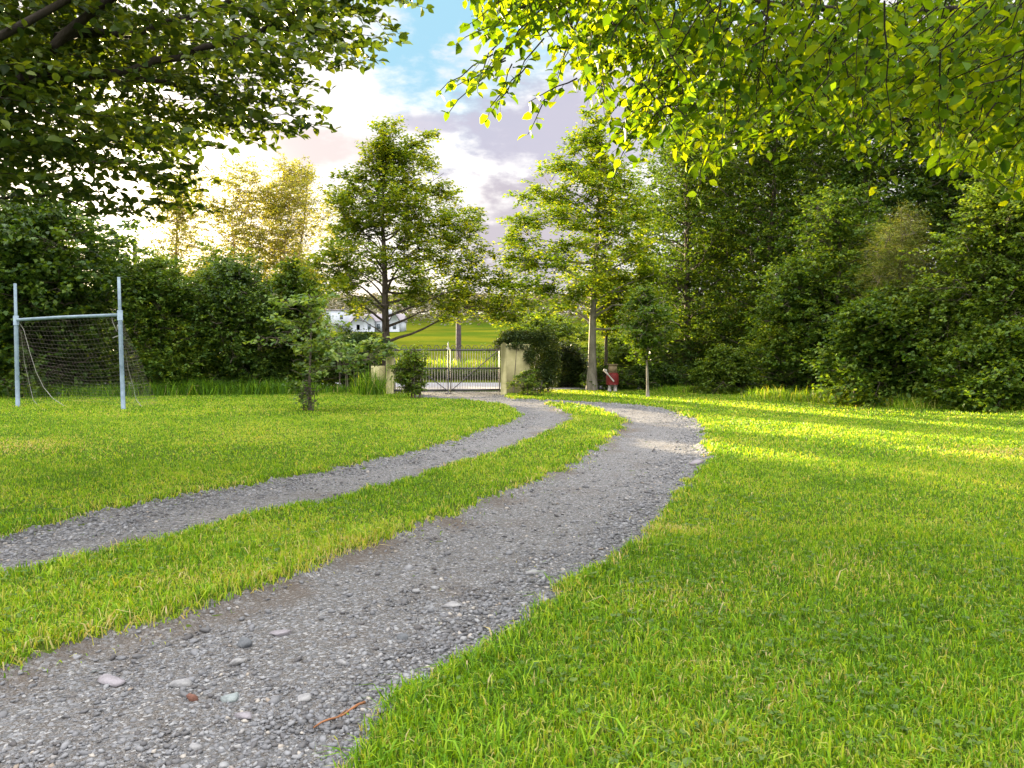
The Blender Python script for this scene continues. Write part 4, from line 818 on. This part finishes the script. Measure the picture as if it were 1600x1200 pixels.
leaf_mass('boundary_hedge', 'low dark hedge along the far side of the road, seen through the gate bars', 'hedge', [(x_h, 32.1, .30, .9, .35, .36) for x_h in np.arange(-9.5, 4.6, .8)], 30000, .07, 'ivy', 8, stem='none')

# ------------------------------------------------------------------ beyond the gate
for k, (px, d, hh, lab) in enumerate([(478, 124, 13, 'nearest field tree from the farmhouse, beyond the left hedge'), (415, 112, 12, 'second field tree from the farmhouse, beyond the left hedge'), (330, 120, 13, 'third field tree from the farmhouse, beyond the left hedge'), (250, 128, 13, 'farthest field tree from the farmhouse, beyond the left hedge')]):
    make_tree('field_tree', lab, 'tree', bx(px, d), [(1.5, 3, 3), (4, 4.6, 4.6), (hh * .7, 4.2, 4.2), (hh, .8, .8)], .35, 30, .42, 7000, 'dark', clear=1.8, seed=90 + k, flat=.7, cl=1.3, group='field trees beyond the left hedge')

def pole(px, ptop, d, label, rad=.13, pbot=575):
    x = at(px, 500, d)[0]; z0 = float(terrain(x, d)); zt = at(px, ptop, d)[2]; g = Geo(); tube(g, [(x, d, z0 - .3), (x, d, zt)], [rad, rad * .8], 12); o = g.build('utility_pole', M['pole'], smooth=True, loc=(x, d, z0)); o.location = (x, d, z0); return tag(o, label, 'pole')
pole(716.5, 470, 33.4, 'dark timber pole standing behind the gate, top lost in leaves', .125)
pole(213, 383, 42, 'blunt-topped pole rising above the left hedge', .13)
def house(px, d, w_, dp, hw, hr, label, gables=(), flat_roof=False, chim=()):
    x = at(px, 500, d)[0]; z = float(terrain(x, d)) - .2; root = empty('house', (x, d, z), label, 'house'); O = (0, 0, 0)
    g = Geo(); box(g, (0, 0, hw / 2), (w_, dp, hw)); rf = Geo()
    if flat_roof: box(rf, (0, 0, hw + .15), (w_ + .4, dp + .4, .3))
    else:
        V = [(-w_ / 2 - .3, -dp / 2 - .3, hw), (w_ / 2 + .3, -dp / 2 - .3, hw), (w_ / 2 + .3, dp / 2 + .3, hw), (-w_ / 2 - .3, dp / 2 + .3, hw), (-w_ / 2 - .3, 0, hw + hr), (w_ / 2 + .3, 0, hw + hr)]
        rf.add(V, [[0, 1, 5, 4], [2, 3, 4, 5]]); rf.add(V, [[0, 4, 3], [1, 2, 5]])
    for gx_, gw, gh in gables:
        prism(g, [(gx_ - gw / 2, 0), (gx_ + gw / 2, 0), (gx_ + gw / 2, hw), (gx_, hw + gh), (gx_ - gw / 2, hw)], -dp / 2 - 1.2, 0)
        for s_ in (-1, 1):
            V = [(gx_, -dp / 2 - 1.5, hw + gh + .12), (gx_ + s_ * (gw / 2 + .3), -dp / 2 - 1.5, hw - .1), (gx_ + s_ * (gw / 2 + .3), -.5, hw - .1), (gx_, -.5, hw + gh + .12)]; rf.add(V, [[0, 1, 2, 3]])
    g.build('wall', M['white'], root); ro = rf.build('roof', M['slate'], root)
    for cx_ in chim: g = Geo(); box(g, (cx_, 0, hw + hr + .3), (.8, .8, 1.6)); g.build('chimney', M['white'], ro)
    n_ = max(int(w_ / 2.2), 2)
    for k in range(n_):
        wx = -w_ / 2 + w_ * (k + .5) / n_
        yy = -dp / 2 - .03
        for gx_, gw, gh in gables:
            if abs(wx - gx_) < gw / 2 + .3: wx = gx_; yy = -dp / 2 - 1.23
        for zz in ([hw * .5] if hw < 4 else [hw * .28, hw * .72]): g = Geo(); box(g, (wx, yy, zz), (.75, .06, 1.25 if hw < 4 else 1.1)); g.build('window', M['window'], root)
house(602, 190, 9.5, 6, 2.6, 1.9, 'long white farmhouse with grey gabled roofs on the rise beyond the gate', [(-3.2, 2.6, 1.6), (2.9, 2.4, 2.0)], chim=(1.2,))
house(566, 193, 5.0, 6, 2.4, 1.6, 'small white outbuilding at the left end of the farmhouse', [(-.2, 3.2, 1.7)])
house(528, 200, 6.4, 6, 5.6, 0, 'pale square two-storey house left of the farmhouse', flat_roof=True)
hg = Geo(); n = 90000; x = rng.random(n) * 420 - 240; y = 235 + rng.random(n) * 130; keep = rng.random(n) < np.clip((y - 225) / 40, .3, 1); x, y = x[keep], y[keep]
z = terrain(x, y); hcan = (5.5 + 4.5 * fbm(x * .12, y * .12)) * sstep(y, 232, 250); C = np.column_stack([x, y, z + hcan * (1 - rng.random(len(x)) ** 2.2)])
leaves(hg, C, 1.1, np.clip(.2 + .8 * fbm(x * .1, y * .1 + 7) + rng.normal(size=len(x)) * .1, 0, 1), .7, .8)
tag(hg.build('distant_wood', M['wood_far']), kind='stuff')
print('objects', len(S.objects), 'polys', sum(len(o.data.polygons) for o in S.objects if o.type == 'MESH'))
